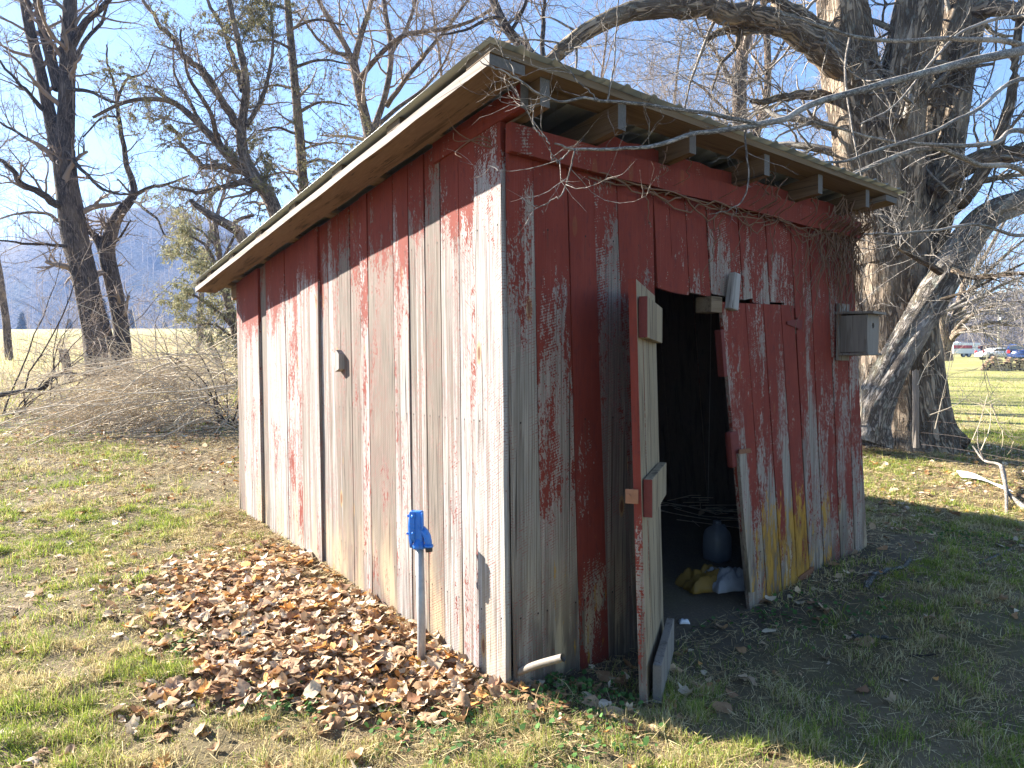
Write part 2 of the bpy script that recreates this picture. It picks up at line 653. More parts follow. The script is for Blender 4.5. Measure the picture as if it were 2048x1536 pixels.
def bark_mat(name, dark, light, ridge=(9, 9, 1.6), moss=0.0, bump=1.0, dist=0.03, lichen=0.0):
    k = Mat(name, 0.92)
    bk = k.attr('bk', 'GEOMETRY', 'Vector')
    n1 = k.noise(bk, tuple(r * 2.2 for r in ridge), 4, 0.6, 0.7)
    n2 = k.noise(bk, tuple(r * 8 for r in ridge), 4, 0.65)
    n3 = k.noise(bk, (2.2, 2.2, 1.1), 3, 0.5)
    rd = k.math('SUBTRACT', 1.0, k.math('ABSOLUTE', k.math('MULTIPLY', k.math('SUBTRACT', n1, 0.5), 5.0)))
    gro = k.rng(rd, 0.45, 0.85)
    h = k.math('SUBTRACT', k.math('MULTIPLY', n2, 0.5), gro)
    c = k.mix(n2, dark, light)
    c = k.mix(k.math('MULTIPLY', gro, 0.92), c, tuple(x * 0.28 for x in dark))
    c = k.mix(k.rng(n3, 0.45, 0.7, 0.0, 0.45), c, tuple(min(1, x * 1.25) for x in light))
    if moss:
        nz = k.sep(k.n('NewGeometry').outputs['Normal'])[2]
        mm = k.math('MULTIPLY', k.rng(nz, 0.25, 0.8), k.rng(k.noise(bk, (6, 6, 4), 4), 0.45, 0.6, 0.0, moss))
        c = k.mix(mm, c, (0.15, 0.13, 0.03))
    if lichen:
        lm = k.rng(k.noise(bk, (14, 14, 7), 4, 0.65), 0.54, 0.64, 0.0, lichen)
        c = k.mix(lm, c, (0.40, 0.42, 0.36))
    k.color(c)
    k.bump(h, bump, dist)
    return k.m


def simple(name, c, rough=0.6, metallic=0.0, var=0.15, scale=20.0, bump=0.15, spec=0.4):
    k = Mat(name, rough, metallic)
    v = k.coord('Object')
    n = k.noise(v, (scale,) * 3, 4, 0.6)
    lo = tuple(x * (1 - var) for x in c)
    hi = tuple(min(1, x * (1 + var)) for x in c)
    k.color(k.mix(n, lo, hi))
    k.b.inputs['Specular IOR Level'].default_value = spec
    k.bump(n, bump, 0.002)
    return k.m


def vcol_mat(name, trans=0.0, rough=0.8, tmul=1.0):
    """per-piece colour held in the mesh (each blade or leaf has its own tint)"""
    k = Mat(name, rough)
    c = k.attr('tint', 'GEOMETRY', 'Color')
    k.color(c)
    if trans:
        k.translucent(c, trans)
    return k.m


def leaf_obj_mat():
    k = Mat('dry_leaf', 0.7)
    r = k.rand()
    cr = k.n('ValToRGB')
    k.put(cr.inputs[0], r)
    els = cr.color_ramp.elements
    cols = [(0.0, (0.34, 0.19, 0.09)), (0.2, (0.50, 0.35, 0.21)), (0.35, (0.22, 0.10, 0.05)), (0.5, (0.62, 0.50, 0.35)), (0.65, (0.46, 0.20, 0.06)), (0.8, (0.62, 0.50, 0.36)), (0.92, (0.40, 0.24, 0.13)), (1.0, (0.58, 0.44, 0.29))]
    els[0].position, els[0].color = cols[0][0], (*cols[0][1], 1)
    els[1].position, els[1].color = cols[-1][0], (*cols[-1][1], 1)
    for p, c in cols[1:-1]:
        e = els.new(p)
        e.color = (*c, 1)
    n = k.noise(k.coord('Object'), (30, 30, 30), 3)
    c = k.mix(k.rng(n, 0.35, 0.7, 0.0, 0.4), cr.outputs[0], (0.16, 0.08, 0.04))
    k.color(c)
    k.translucent(c, 0.18)
    return k.m


def ground_mat():
    k = Mat('ground_soil', 0.95)
    co = k.coord('Object')
    c0 = k.attr('tint', 'GEOMETRY', 'Color')
    n = k.noise(co, (9, 9, 9), 6, 0.7)
    n2 = k.noise(co, (60, 60, 60), 4, 0.7)
    n3 = k.noise(co, (1.1, 1.1, 1.1), 4, 0.6)
    c = k.mix(k.rng(n, 0.35, 0.65, 0.0, 0.55), c0, k.mix(0.5, c0, (0.10, 0.07, 0.04)))
    c = k.mix(k.rng(n2, 0.5, 0.7, 0.0, 0.5), c, k.mix(0.5, c0, (0.34, 0.27, 0.15)))
    c = k.mix(k.rng(n3, 0.45, 0.65, 0.0, 0.35), c, k.mix(0.6, c0, (0.09, 0.10, 0.03)))
    k.color(c)
    k.bump(k.math('ADD', n, k.math('MULTIPLY', n2, 0.4)), 0.7, 0.03)
    return k.m


def hill_mat():
    k = Mat('wooded_hill', 1.0)
    co = k.coord('Object')
    n = k.noise(co, (0.035, 0.035, 0.02), 5, 0.65)
    n2 = k.noise(co, (0.45, 0.45, 0.05), 4, 0.7)
    c = k.mix(n, (0.035, 0.030, 0.028), (0.10, 0.082, 0.070))
    c = k.mix(k.rng(n2, 0.42, 0.66, 0.0, 0.75), c, (0.15, 0.125, 0.11))
    c = k.mix(k.rng(k.noise(co, (0.02, 0.02, 0.02), 3), 0.58, 0.68, 0.0, 0.6), c, (0.03, 0.045, 0.03))
    k.color(c)
    k.bump(n2, 1.0, 3.0)
    return k.m


M['plank'] = painted_plank()
M['raw'] = wood_mat('raw_door_wood', (0.13, 0.088, 0.05), (0.46, 0.365, 0.235), (0.085, 0.055, 0.032), 0.9, gs=0.5)
M['lumber'] = wood_mat('brown_lumber_along_y', (0.085, 0.051, 0.028), (0.25, 0.163, 0.094), (0.032, 0.019, 0.011), 0.75, axis=1)
M['lumber_x'] = wood_mat('brown_lumber_along_x', (0.105, 0.070, 0.042), (0.25, 0.178, 0.11), (0.05, 0.032, 0.02), 0.7, axis=0)
M['greywood'] = wood_mat('grey_weathered_wood', (0.20, 0.18, 0.165), (0.44, 0.41, 0.38), (0.10, 0.085, 0.07), 0.5)
M['greywood_y'] = wood_mat('grey_weathered_wood_along_y', (0.17, 0.14, 0.12), (0.38, 0.33, 0.29), (0.09, 0.065, 0.045), 0.6, axis=1)
M['boxwood'] = wood_mat('grey_brown_box_wood', (0.125, 0.105, 0.088), (0.33, 0.285, 0.24), (0.065, 0.05, 0.038), 0.6)
M['endgrain'] = simple('weathered_end_grain', (0.125, 0.112, 0.10), 0.9, 0, 0.45, 90)
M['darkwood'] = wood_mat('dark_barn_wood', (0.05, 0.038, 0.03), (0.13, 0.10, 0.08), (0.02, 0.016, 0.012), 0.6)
M['metal'] = simple('galvanised_roofing', (0.36, 0.375, 0.35), 0.42, 0.7, 0.25, 6, 0.1)
M['maple_pale'] = bark_mat('pale_maple_bark', (0.22, 0.18, 0.15), (0.46, 0.41, 0.36), (7.5, 7.5, 1.9), moss=0.4, bump=0.9, dist=0.03, lichen=0.4)
M['maple'] = bark_mat('maple_bark', (0.22, 0.158, 0.110), (0.48, 0.375, 0.275), (5.5, 5.5, 0.95), moss=0.5, bump=1.0, dist=0.05, lichen=0.25)
M['dark_bark'] = bark_mat('dark_furrowed_bark', (0.10, 0.073, 0.06), (0.235, 0.178, 0.14), (10, 10, 1.4), bump=1.0, dist=0.04)
M['brown_bark'] = bark_mat('brown_bark', (0.19, 0.132, 0.095), (0.40, 0.30, 0.225), (10, 10, 2.0), bump=0.8, dist=0.03)
M['twig'] = bark_mat('grey_twig_bark', (0.24, 0.205, 0.175), (0.46, 0.41, 0.36), (30, 30, 8), bump=0.3, dist=0.004, lichen=0.3)
M['fine_twig'] = simple('fine_twigs', (0.30, 0.235, 0.19), 0.9, 0, 0.25, 0.7, 0.0)
M['dark_twig'] = simple('dark_twigs', (0.23, 0.175, 0.14), 0.9, 0, 0.25, 0.7, 0.0)
M['cane'] = simple('dry_canes', (0.54, 0.45, 0.33), 0.85, 0, 0.55, 6, 0.0)
M['vine'] = simple('dry_vine_stems', (0.17, 0.095, 0.055), 0.85, 0, 0.35, 3, 0.0)
M['needle'] = vcol_mat('conifer_needles', 0.25)
M['grass'] = vcol_mat('grass_blades', 0.40)
M['litter'] = vcol_mat('leaf_litter', 0.18)
M['leaf'] = leaf_obj_mat()
M['ground'] = ground_mat()
M['hill'] = hill_mat()
def enamel_mat():
    k = Mat('blue_enamel', 0.28)
    v = k.coord('Object')
    n = k.noise(v, (14, 14, 14), 4, 0.6)
    chip = k.rng(k.noise(v, (70, 70, 70), 4, 0.7), 0.64, 0.68)
    dirt = k.rng(k.noise(v, (24, 24, 9), 4, 0.7), 0.50, 0.75, 0.0, 0.55)
    c = k.mix(n, (0.010, 0.12, 0.50), (0.03, 0.22, 0.68))
    c = k.mix(dirt, c, (0.05, 0.085, 0.16))
    c = k.mix(chip, c, (0.10, 0.075, 0.06))
    k.color(c)
    k.b.inputs['Specular IOR Level'].default_value = 0.5
    k.put(k.b.inputs['Roughness'], k.rng(n, 0.3, 0.7, 0.22, 0.5))
    k.bump(n, 0.3, 0.004)
    return k.m


M['enamel'] = enamel_mat()
M['galv'] = simple('galvanised_pipe', (0.33, 0.335, 0.34), 0.55, 0.35, 0.4, 28, 0.2)
M['brass'] = simple('brass', (0.55, 0.38, 0.12), 0.4, 0.8, 0.2, 40)
M['black'] = simple('black_rubber', (0.02, 0.02, 0.022), 0.5, 0, 0.3, 40)
M['rust'] = simple('rusty_iron', (0.20, 0.085, 0.04), 0.8, 0.2, 0.5, 60, 0.3)
M['copper'] = simple('copper_coloured_plate', (0.27, 0.125, 0.07), 0.5, 0.4, 0.3, 50, 0.2)
M['redhinge'] = simple('red_painted_iron', (0.13, 0.023, 0.017), 0.8, 0, 0.35, 60, 0.2)
M['plastic'] = simple('cloudy_plastic', (0.13, 0.145, 0.17), 0.35, 0, 0.25, 10, 0.1)
M['sack_yellow'] = simple('yellow_sack', (0.20, 0.115, 0.018), 0.6, 0, 0.4, 14, 0.3)
M['sack_white'] = simple('white_sack', (0.26, 0.27, 0.30), 0.6, 0, 0.25, 14, 0.3)
M['wire'] = simple('rusty_fence_wire', (0.13, 0.10, 0.085), 0.7, 0.3, 0.3, 10)
M['paper'] = simple('white_scrap', (0.68, 0.68, 0.70), 0.55, 0, 0.12, 8, 0.2)
M['carwhite'] = simple('white_vehicle_paint', (0.72, 0.73, 0.76), 0.3, 0, 0.06, 3, 0.0)
M['carred'] = simple('red_stripe_paint', (0.42, 0.035, 0.045), 0.35, 0, 0.1, 3, 0.0)
M['carblue'] = simple('dark_blue_car_paint', (0.03, 0.055, 0.15), 0.25, 0.2, 0.1, 3, 0.0)
M['glass'] = simple('dark_car_glass', (0.03, 0.04, 0.05), 0.08, 0, 0.1, 3, 0.0, 0.6)
M['taillight'] = simple('red_tail_light', (0.45, 0.02, 0.02), 0.3, 0, 0.1, 3, 0.0)
M['logend'] = simple('cut_log_end', (0.56, 0.42, 0.24), 0.85, 0, 0.35, 9, 0.2)
M['logbark'] = simple('split_log_bark', (0.17, 0.11, 0.07), 0.9, 0, 0.4, 9, 0.3)
M['pole'] = simple('utility_pole_wood', (0.40, 0.36, 0.28), 0.9, 0, 0.2, 5)
M['junk'] = simple('dark_trailer_load', (0.07, 0.05, 0.045), 0.85, 0, 0.6, 2.0, 0.3)
M['cord'] = simple('pale_cord', (0.30, 0.28, 0.25), 0.8, 0, 0.2, 30)
M['clover'] = vcol_mat('green_weed_leaves', 0.25)


# ------------------------------------------------------------------ ground and hills
def shed_uv(x, y):
    rx, ry = np.asarray(x) - A0[0], np.asarray(y) - A0[1]
    return rx * U[0] + ry * U[1], rx * V[0] + ry * V[1]


def leaf_density(x, y):
    """fallen leaves per square metre of ground"""
    u, v = shed_uv(x, y)
    n = fbm(np.asarray(x) * 1.6, np.asarray(y) * 1.6, 21)
    d = (14 + 60 * sstep(0.45, 0.7, n)) * (1 - 0.6 * sstep(0.3, 0.9, x) * sstep(5.2, 4.4, y))
    edge = 1.28 + 0.5 * (fbm(np.asarray(v) * 1.3, 2.0, 31) - 0.5)
    pile = sstep(-edge - 0.35, -edge + 0.45, u) * sstep(0.12, -0.02, u) * sstep(-1.05, -0.5, v) * sstep(3.6, 1.7, v)
    pile = pile * sstep(2.9, 3.3, np.asarray(y) + 0.35 * (fbm(np.asarray(x) * 2.5, np.asarray(y) * 2.5, 33) - 0.5))
    pile = pile * (0.45 + 0.75 * sstep(0.3, 0.55, fbm(np.asarray(x) * 2.1, np.asarray(y) * 2.1, 35)))
    d = d + 1200 * pile
    d = d + 150 * sstep(0.15, -0.25, v) * sstep(-0.75, -0.3, v) * sstep(-0.3, 0.1, u) * sstep(1.25, 0.8, u)
    back = sstep(8.2, 9.6, y) * sstep(17, 13, y) * sstep(0.5, -1.0, x)
    d = d + 75 * back * (0.35 + 1.2 * sstep(0.4, 0.7, n))
    right = sstep(3.0, 4.0, x) * sstep(5.2, 6.8, y) * sstep(13, 10.5, y)
    d = d + 85 * right * (0.3 + 1.2 * sstep(0.4, 0.65, n))
    front = sstep(0.6, 1.2, u) * sstep(-1.6, -0.2, v) * sstep(0.1, -0.1, v)
    d = d + 16 * front
    inside = (u > 0) & (u < SHED_W) & (v > 0.05) & (v < SHED_D)
    return np.where(inside, 1.5, d)


def build_ground():
    sx = np.sinh(np.linspace(-7.2, 7.2, 330))
    gx = sx / sx.max() * 800
    t = np.sinh(np.linspace(-2.2, 7.4, 330))
    gy = 4.2 + t / t.max() * 800
    X, Y = np.meshgrid(gx, gy)
    Z = ground_z(X, Y)
    Vs = np.stack([X, Y, Z], -1).reshape(-1, 3)
    ny, nx = X.shape
    i = np.arange(ny * nx).reshape(ny, nx)
    Fs = np.stack([i[:-1, :-1], i[:-1, 1:], i[1:, 1:], i[1:, :-1]], -1).reshape(-1, 4)
    x, y = Vs[:, 0], Vs[:, 1]
    u, v = shed_uv(x, y)
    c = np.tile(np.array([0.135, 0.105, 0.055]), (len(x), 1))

    def blend(m, colr):
        nonlocal c
        m = np.clip(m, 0, 1)[:, None]
        c = c * (1 - m) + np.array(colr) * m
    n = fbm(x * 0.5, y * 0.5, 40)
    n2 = fbm(x * 1.7, y * 1.7, 44)
    blend(sstep(0.45, 0.65, n2) * 0.7, (0.20, 0.15, 0.085))
    blend(sstep(13, 20, y) * sstep(6, 2, x), (0.44, 0.345, 0.14))
    blend(sstep(22, 60, y) * sstep(6, 2, x) * sstep(0.4, 0.65, n), (0.36, 0.33, 0.13))
    n6 = fbm(x * 0.16 + 4, y * 0.07, 47, 4)
    blend(sstep(18, 30, y) * sstep(6, 2, x) * sstep(0.42, 0.62, n6) * 0.75, (0.30, 0.215, 0.10))
    blend(sstep(18, 30, y) * sstep(6, 2, x) * sstep(0.52, 0.40, n6) * 0.5, (0.40, 0.38, 0.13))
    blend(sstep(10.5, 13, y) * sstep(3, 6, x), (0.30, 0.30, 0.085))
    blend(sstep(10.5, 13, y) * sstep(3, 6, x) * sstep(0.45, 0.62, n2), (0.38, 0.33, 0.14))
    blend(np.minimum(leaf_density(x, y) / 650, 1) * 0.8, (0.19, 0.12, 0.068))
    strip = sstep(-0.5, -0.15, u) * sstep(0.15, 0.0, u) * sstep(0.2, 1.0, v) * sstep(5.2, 4.4, v)
    blend(strip * 0.9, (0.36, 0.27, 0.14))
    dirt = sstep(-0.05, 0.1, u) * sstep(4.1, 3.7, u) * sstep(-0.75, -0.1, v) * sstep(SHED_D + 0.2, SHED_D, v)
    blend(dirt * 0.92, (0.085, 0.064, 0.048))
    rgt = sstep(3.5, 3.7, u) * sstep(4.7, 3.9, u) * sstep(-0.5, 0.1, v) * sstep(3.5, 2.0, v)
    blend(rgt * 0.8, (0.085, 0.062, 0.044))
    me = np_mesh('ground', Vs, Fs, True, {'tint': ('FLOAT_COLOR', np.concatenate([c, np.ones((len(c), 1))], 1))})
    return tag(link('ground', me, M['ground']), 'lawn, leaf strewn yard and dry meadow round the shed', 'ground', kind='structure')


build_ground()


def ridge_hill(name, label, x0, x1, y0, depth, prof, seed):
    """a wooded hillside: prof = heights along x"""
    nx, ny = 130, 40
    xs = np.linspace(x0, x1, nx)
    h = np.interp(xs, [p[0] for p in prof], [p[1] for p in prof])
    Vs = []
    for j in range(ny):
        t = j / (ny - 1)
        yy = y0 + depth * t
        base = ground_z(xs, np.full(nx, yy)) - 2
        zz = base + (h - base) * np.sin(min(1, t * 1.25) * math.pi / 2) ** 1.15
        zz = zz + h * 0.10 * (fbm(xs * 0.012 + 3, np.full(nx, yy * 0.012), seed) - 0.5) * min(1, t * 4)
        if t > 0.85:
            zz = zz - (t - 0.85) * h * 1.2
        Vs.append(np.stack([xs, np.full(nx, yy) + 25 * (fbm(xs * 0.008, np.zeros(nx), seed + 3) - 0.5), zz], 1))
    Vs = np.concatenate(Vs)
    i = np.arange(nx * ny).reshape(ny, nx)
    Fs = np.stack([i[:-1, :-1], i[:-1, 1:], i[1:, 1:], i[1:, :-1]], -1).reshape(-1, 4)
    o = link(name, np_mesh(name, Vs, Fs, True), M['hill'])
    return tag(o, label, 'hill', kind='structure'), Vs.reshape(ny, nx, 3)


def hz(px, py, Y):
    p = at(px, py, Y)
    return (p[0], p[2])


HY = 520.0
hill_l, hill_l_grid = ridge_hill('hills', 'bluish bare wooded ridge beyond the dry meadow', -620, 60, 330, 260,
                                 [hz(-300, 455, HY), hz(0, 500, HY), hz(110, 470, HY), hz(230, 415, HY), hz(330, 400, HY), hz(450, 440, HY), hz(620, 520, HY), hz(900, 600, HY), hz(1150, 650, HY)], 61)
HY2 = 260.0
hill_r, hill_r_grid = ridge_hill('hills', 'low brown wooded rise behind the parked vehicles', 20, 420, 165, 130,
                                 [hz(1150, 690, HY2), hz(1400, 650, HY2), hz(1650, 615, HY2), hz(1900, 600, HY2), hz(2100, 575, HY2), hz(2600, 560, HY2)], 67)

# ------------------------------------------------------------------ shed
shed = empty('shed', tuple(A0), SHED_YAW)
tag(shed, 'weathered shed of upright boards with flaking red paint and open door', 'shed')
ROOF0, ROOFS = 2.83, 0.099


def zr(v):
    return ROOF0 - ROOFS * v


def lean(u):
    return 0.02 + 0.055 * min(max(u, 0), 1.85)


def left_v(px, py):
    d = ray(px, py)
    o = np.array([0, 0, CAM_H])
    t = ((A0 - o) @ U) / (d @ U)
    p = o + t * d - A0
    return float(p @ V), float(p[2])


def front_u(px, py, off=0.0):
    d = ray(px, py)
    o = np.array([0, 0, CAM_H])
    t = ((A0 + off * V - o) @ V) / (d @ V)
    p = o + t * d - A0
    return float(p @ U), float(p[2])


seed_count = [0]


def plank(parent, x0, x1, X0, X1, z0, zl, zrr, th=0.024, y=0.0, mat=None, tilt=0.0, name='plank', inner='dark', edge=None, rag=0.012, **props):
    """upright board: x0,x1 at the bottom, X0,X1 at height 2.5; front face at y, thickness behind it"""
    seed_count[0] += 1
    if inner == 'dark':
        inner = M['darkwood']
    rr = random.Random(1000 + seed_count[0])
    n = 9
    ox = x0
    bm = bmesh.new()
    rows = []
    cup = rr.uniform(-0.002, 0.003)
    wv = rr.uniform(-0.003, 0.003)
    for i in range(n):
        t = i / (n - 1)
        jl = rr.uniform(-0.0022, 0.0022)
        jr = rr.uniform(-0.0022, 0.0022)
        row = []
        zlb, zrb = z0 + rr.uniform(-rag, rag) * (i == 0), z0 + rr.uniform(-rag, rag) * (i == 0)
        for fx, fy in ((0, 0), (0.5, -1), (1, 0), (1, 1), (0.5, 1.0), (0, 1)):
            zb = zlb * (1 - fx) + zrb * fx
            zt = zl * (1 - fx) + zrr * fx
            z = zb + (zt - zb) * t
            k = (z) / 2.5
            xl = x0 + (X0 - x0) * k + jl
            xr = x1 + (X1 - x1) * k + jr
            x = xl + (xr - xl) * fx
            yy = y + (cup if fy == -1 else (0 if fy == 0 else th)) + tilt * z + wv * math.sin(t * 3.1)
            row.append(bm.verts.new((x - ox, yy, z)))
        rows.append(row)
    fin = []
    for i in range(n - 1):
        for k in range(6):
            f = bm.faces.new((rows[i][k], rows[i][(k + 1) % 6], rows[i + 1][(k + 1) % 6], rows[i + 1][k]))
            if inner is not None and k in (3, 4):
                fin.append(f)
            if edge is not None and k == edge:
                pass
    bm.faces.new(rows[0][::-1])
    bm.faces.new(rows[-1])
    bmesh.ops.recalc_face_normals(bm, faces=bm.faces[:])
    me = bpy.data.meshes.new(name)
    me.materials.append(mat or M['plank'])
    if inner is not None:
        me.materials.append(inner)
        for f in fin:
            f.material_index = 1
    bm.to_mesh(me)
    bm.free()
    o = link(name, me, None, parent)
    o.location = (ox, 0, 0)
    base = dict(seed=rr.uniform(0, 40), paint=0.3, grad=0.2, zc=1.2, topz=9.0, grey=0.45, bleach=0.0, pw=abs(x1 - x0), lichen=0.0, slant=0.6 * rr.choice((-1, 1)))
    base.update(props)
    for k, vv in base.items():
        o[k] = float(vv)
    return o


# --- left wall (sunlit)
wall_l = empty('wall')
wall_l.parent = shed
wall_l.rotation_euler = (0, 0, -math.pi / 2)
wall_l['label'] = 'sunlit side wall of bleached boards with red flakes'
lx = [480, 496, 529, 545, 583, 614, 651, 690, 712, 735, 751, 802, 833, 866, 897, 934, 968]
lv = [left_v(x, 850)[0] for x in lx] + [0.0]
lv[0] = SHED_D
off_l = [0.008, 0.0, 0.022, 0.0, 0.003, -0.004, 0.014, 0.010, 0.012, 0.0, 0.003, -0.002, 0.001, 0.003, 0.0, 0.002, -0.012]
pl_l = [0.05, 0.30, -0.1, 0.18, 0.36, 0.16, 0.10, 0.02, 0.14, 0.38, 0.06, 0.22, 0.08, 0.02, 0.20, 0.26, 0.0]
gr_l = [0.75, 0.30, 1.0, 0.15, 0.2, 0.40, 0.55, 0.9, 0.75, 0.25, 0.85, 0.35, 0.55, 0.95, 0.35, 0.25, 0.15]
for i in range(len(lv) - 1):
    va, vb = lv[i], lv[i + 1]
    g = 0.0045
    za, zb = zr(va) - 0.01, zr(vb) - 0.01
    if i == len(lv) - 2:
        za = zb = 2.72
    vt = 0.006 * (i % 3 - 1)
    plank(wall_l, -va + g, -vb - g, -va + g + vt, -vb - g + vt, gz(*shed_pt(0, (va + vb) / 2, 0)[:2]) - 0.06, za, zb, 0.026 if i < 16 else 0.035, off_l[i] - 0.026 if i < 16 else -0.037,
          tilt=-0.012, paint=pl_l[i] - 0.02, grad=0.05, zc=1.3, topz=(za + zb) / 2 + random.uniform(-0.16, 0.22), grey=gr_l[i] + 0.14, bleach=1.0, slant=0.55 if i % 3 else -0.7)
# small wooden block nailed on the wall
bv, bw = left_v(692, 724)
MB().prism([(-0.05, 0.05), (0.0, 0.085), (0.045, 0.055), (0.045, -0.05), (-0.02, -0.07)], -0.075, -0.012).build('nailed_block', M['greywood'], wall_l).location = (-bv, 0, bw)

# --- front wall (shaded, with the doorway)
wall_f = empty('wall')
wall_f.parent = shed
wall_f['label'] = 'shaded door wall with thick red paint above and bare grey boards below'
ft = [-0.045, 0.115, 0.345, 0.535, 0.715, 0.875, 1.02, 1.16, 1.31, 1.415, 1.52, 1.745, 1.86, 1.97, 2.18, 2.36, 2.50, 2.64, 2.752, 2.881, 3.014, 3.136, 3.286, 3.415]
fb_right = [2.80, 2.885, 3.015, 3.14, 3.275, 3.39, 3.505, 3.72]
# paint amount, grad, grey for each
fp = [(0.14, 0.80, 0.35), (0.42, 0.42, 0.4), (0.78, 0.40, 0.5), (0.22, 0.34, 0.75), (0.48, 0.5, 0.8), (0.5, 0.4, 0.6)]
zc_f = [1.55, 1.15, 0.75, 1.5, 1.3, 1.2]
i_f = 0
for i in range(len(ft) - 1):
    a, b = ft[i], ft[i + 1]
    g = 0.0025
    if b <= 1.03:
        la, lb = lean(a), lean(b)
        if i == 5:
            lb = 0.03
        p, gd, gy = fp[i]
        plank(wall_f, a + la * 2.5 + g, b + lb * 2.5 - g, a + g, b - g, -0.14, 2.63, 2.63, y=-0.026 + 0.004 * (i % 2), paint=p, grad=gd, zc=zc_f[i], grey=gy,
              lichen=0.45 if i in (1, 2) else 0.0, slant=0.3)
    elif a < 2.49:
        la, lb = lean(a), lean(b)
        plank(wall_f, a + la * 2.5 + g, b + lb * 2.5 - g, a + g, b - g, 1.985 - 0.012 * (i % 2), 2.63, 2.63, y=-0.026 + 0.004 * (i % 2),
              paint=0.55 + 0.25 * random.random(), grad=0.7, zc=2.18, grey=0.3, slant=0.4)
    else:
        j = i - (len(ft) - 1 - 7)
        pa = [0.55, 0.40, 0.68, 0.72, 0.46, 0.60, 0.48][j]
        plank(wall_f, fb_right[j] + g, fb_right[j + 1] - g, a + g, b - g, -0.10, 2.63, 2.63, y=-0.026 + 0.004 * (i % 2), paint=pa, grad=0.26, zc=1.15, grey=0.35,
              lichen=[0.75, 0.5, 0.7, 0.3, 0.3, 0.1, 0][j], slant=0.45)
# header board nailed across the top
plank_kw = dict(mat=M['plank'])


def hboard(name, parent, u0, u1, w0, w1, y0, y1, seg=10, wob=0.0, **props):
    """horizontal board on the front face"""
    bm = bmesh.new()
    rows = []
    seed_count[0] += 1
    rr = random.Random(500 + seed_count[0])
    for i in range(seg + 1):
        t = i / seg
        u = u0 + (u1 - u0) * t
        a, b = rr.uniform(-wob, wob), rr.uniform(-wob, wob)
        rows.append([bm.verts.new((0, y0, 0)) for _ in range(0)] or [bm.verts.new(c) for c in ((u, y0, w0 + a), (u, y0, w1 + b), (u, y1, w1 + b), (u, y1, w0 + a))])
    for i in range(seg):
        for k in range(4):
            bm.faces.new((rows[i][k], rows[i][(k + 1) % 4], rows[i + 1][(k + 1) % 4], rows[i + 1][k]))
    bm.faces.new(rows[0]); bm.faces.new(rows[-1][::-1])
    bmesh.ops.recalc_face_normals(bm, faces=bm.faces[:])
    me = bpy.data.meshes.new(name)
    me.materials.append(M['plank'])
    bm.to_mesh(me); bm.free()
    o = link(name, me, None, parent)
    base = dict(pw=5.0, seed=rr.uniform(0, 40), paint=1.0, grad=0.0, zc=1.2, topz=9.0, grey=0.3, lichen=0.0, slant=0.2)
    base.update(props)
    for k, vv in base.items():
        o[k] = float(vv)
    return o


hboard('header_board', wall_f, -0.062, 3.45, 2.555, 2.69, -0.075, -0.030, 14, 0.006, paint=0.93)
RAFT = [0.0, 0.50, 1.09, 1.81, 2.49, 3.15]
for a, b in zip(RAFT[1:], RAFT[2:] + [3.43]):
    hboard('frieze_board', wall_f, a + 0.03, b - 0.03, 2.64, 2.785, -0.027, -0.005, 6, 0.008, paint=1.1)
# corner edge board seen from the front is the side of the last left board; jamb studs and lintel inside
MB().box((1.04, 0.045, 0.95), (0.05, 0.08, 2.1)).build('jamb', M['darkwood'], wall_f)
MB().box((2.72, 0.045, 0.95), (0.06, 0.08, 2.1)).build('jamb', M['darkwood'], wall_f)
MB().box((1.8, 0.05, 2.06), (1.7, 0.08, 0.10)).build('lintel', M['darkwood'], wall_f)
MB().box((1.585, -0.0, 1.925), (0.115, 0.12, 0.10), bevel=0.006).build('lintel_block', M['lumber_x'], wall_f)
tb = MB().box((0, 0, 0), (0.085, 0.055, 0.24), bevel=0.012, taper=(0.8, 0.9)).build('turn_button', M['greywood'], wall_f)
tb.location = (1.735, -0.075, 2.015); tb.rotation_euler = (0, R(9), 0)

# --- back and far side walls
wall_b = empty('wall'); wall_b.parent = shed
wall_b.location = (0, SHED_D, 0); wall_b.rotation_euler = (0, 0, math.pi)
n_b = 17
for i in range(n_b):
    a, b = -3.70 + 3.72 * i / n_b, -3.70 + 3.72 * (i + 1) / n_b
    plank(wall_b, a - 0.004, b + 0.004, a + 0.12 * (-a / 3.7) - 0.004, b + 0.12 * (-b / 3.7) + 0.004, -0.05, zr(SHED_D) - 0.012, zr(SHED_D) - 0.012, y=-0.026 + 0.005 * (i % 2), paint=0.3, grad=0.2)
wall_r = empty('wall'); wall_r.parent = shed
wall_r.location = (SHED_W, 0, 0); wall_r.rotation_euler = (0, 0, math.pi / 2)
n_r = 20
for i in range(n_r):
    a, b = SHED_D * i / n_r, SHED_D * (i + 1) / n_r
    plank(wall_r, a - 0.004, b + 0.004, a - 0.004, b + 0.004, -0.06, zr(a) - 0.012, zr(b) - 0.012, y=-0.026 + 0.005 * (i % 2), tilt=0.118, paint=0.35, grad=0.2)

# --- roof
roof = empty('roof'); roof.parent = shed


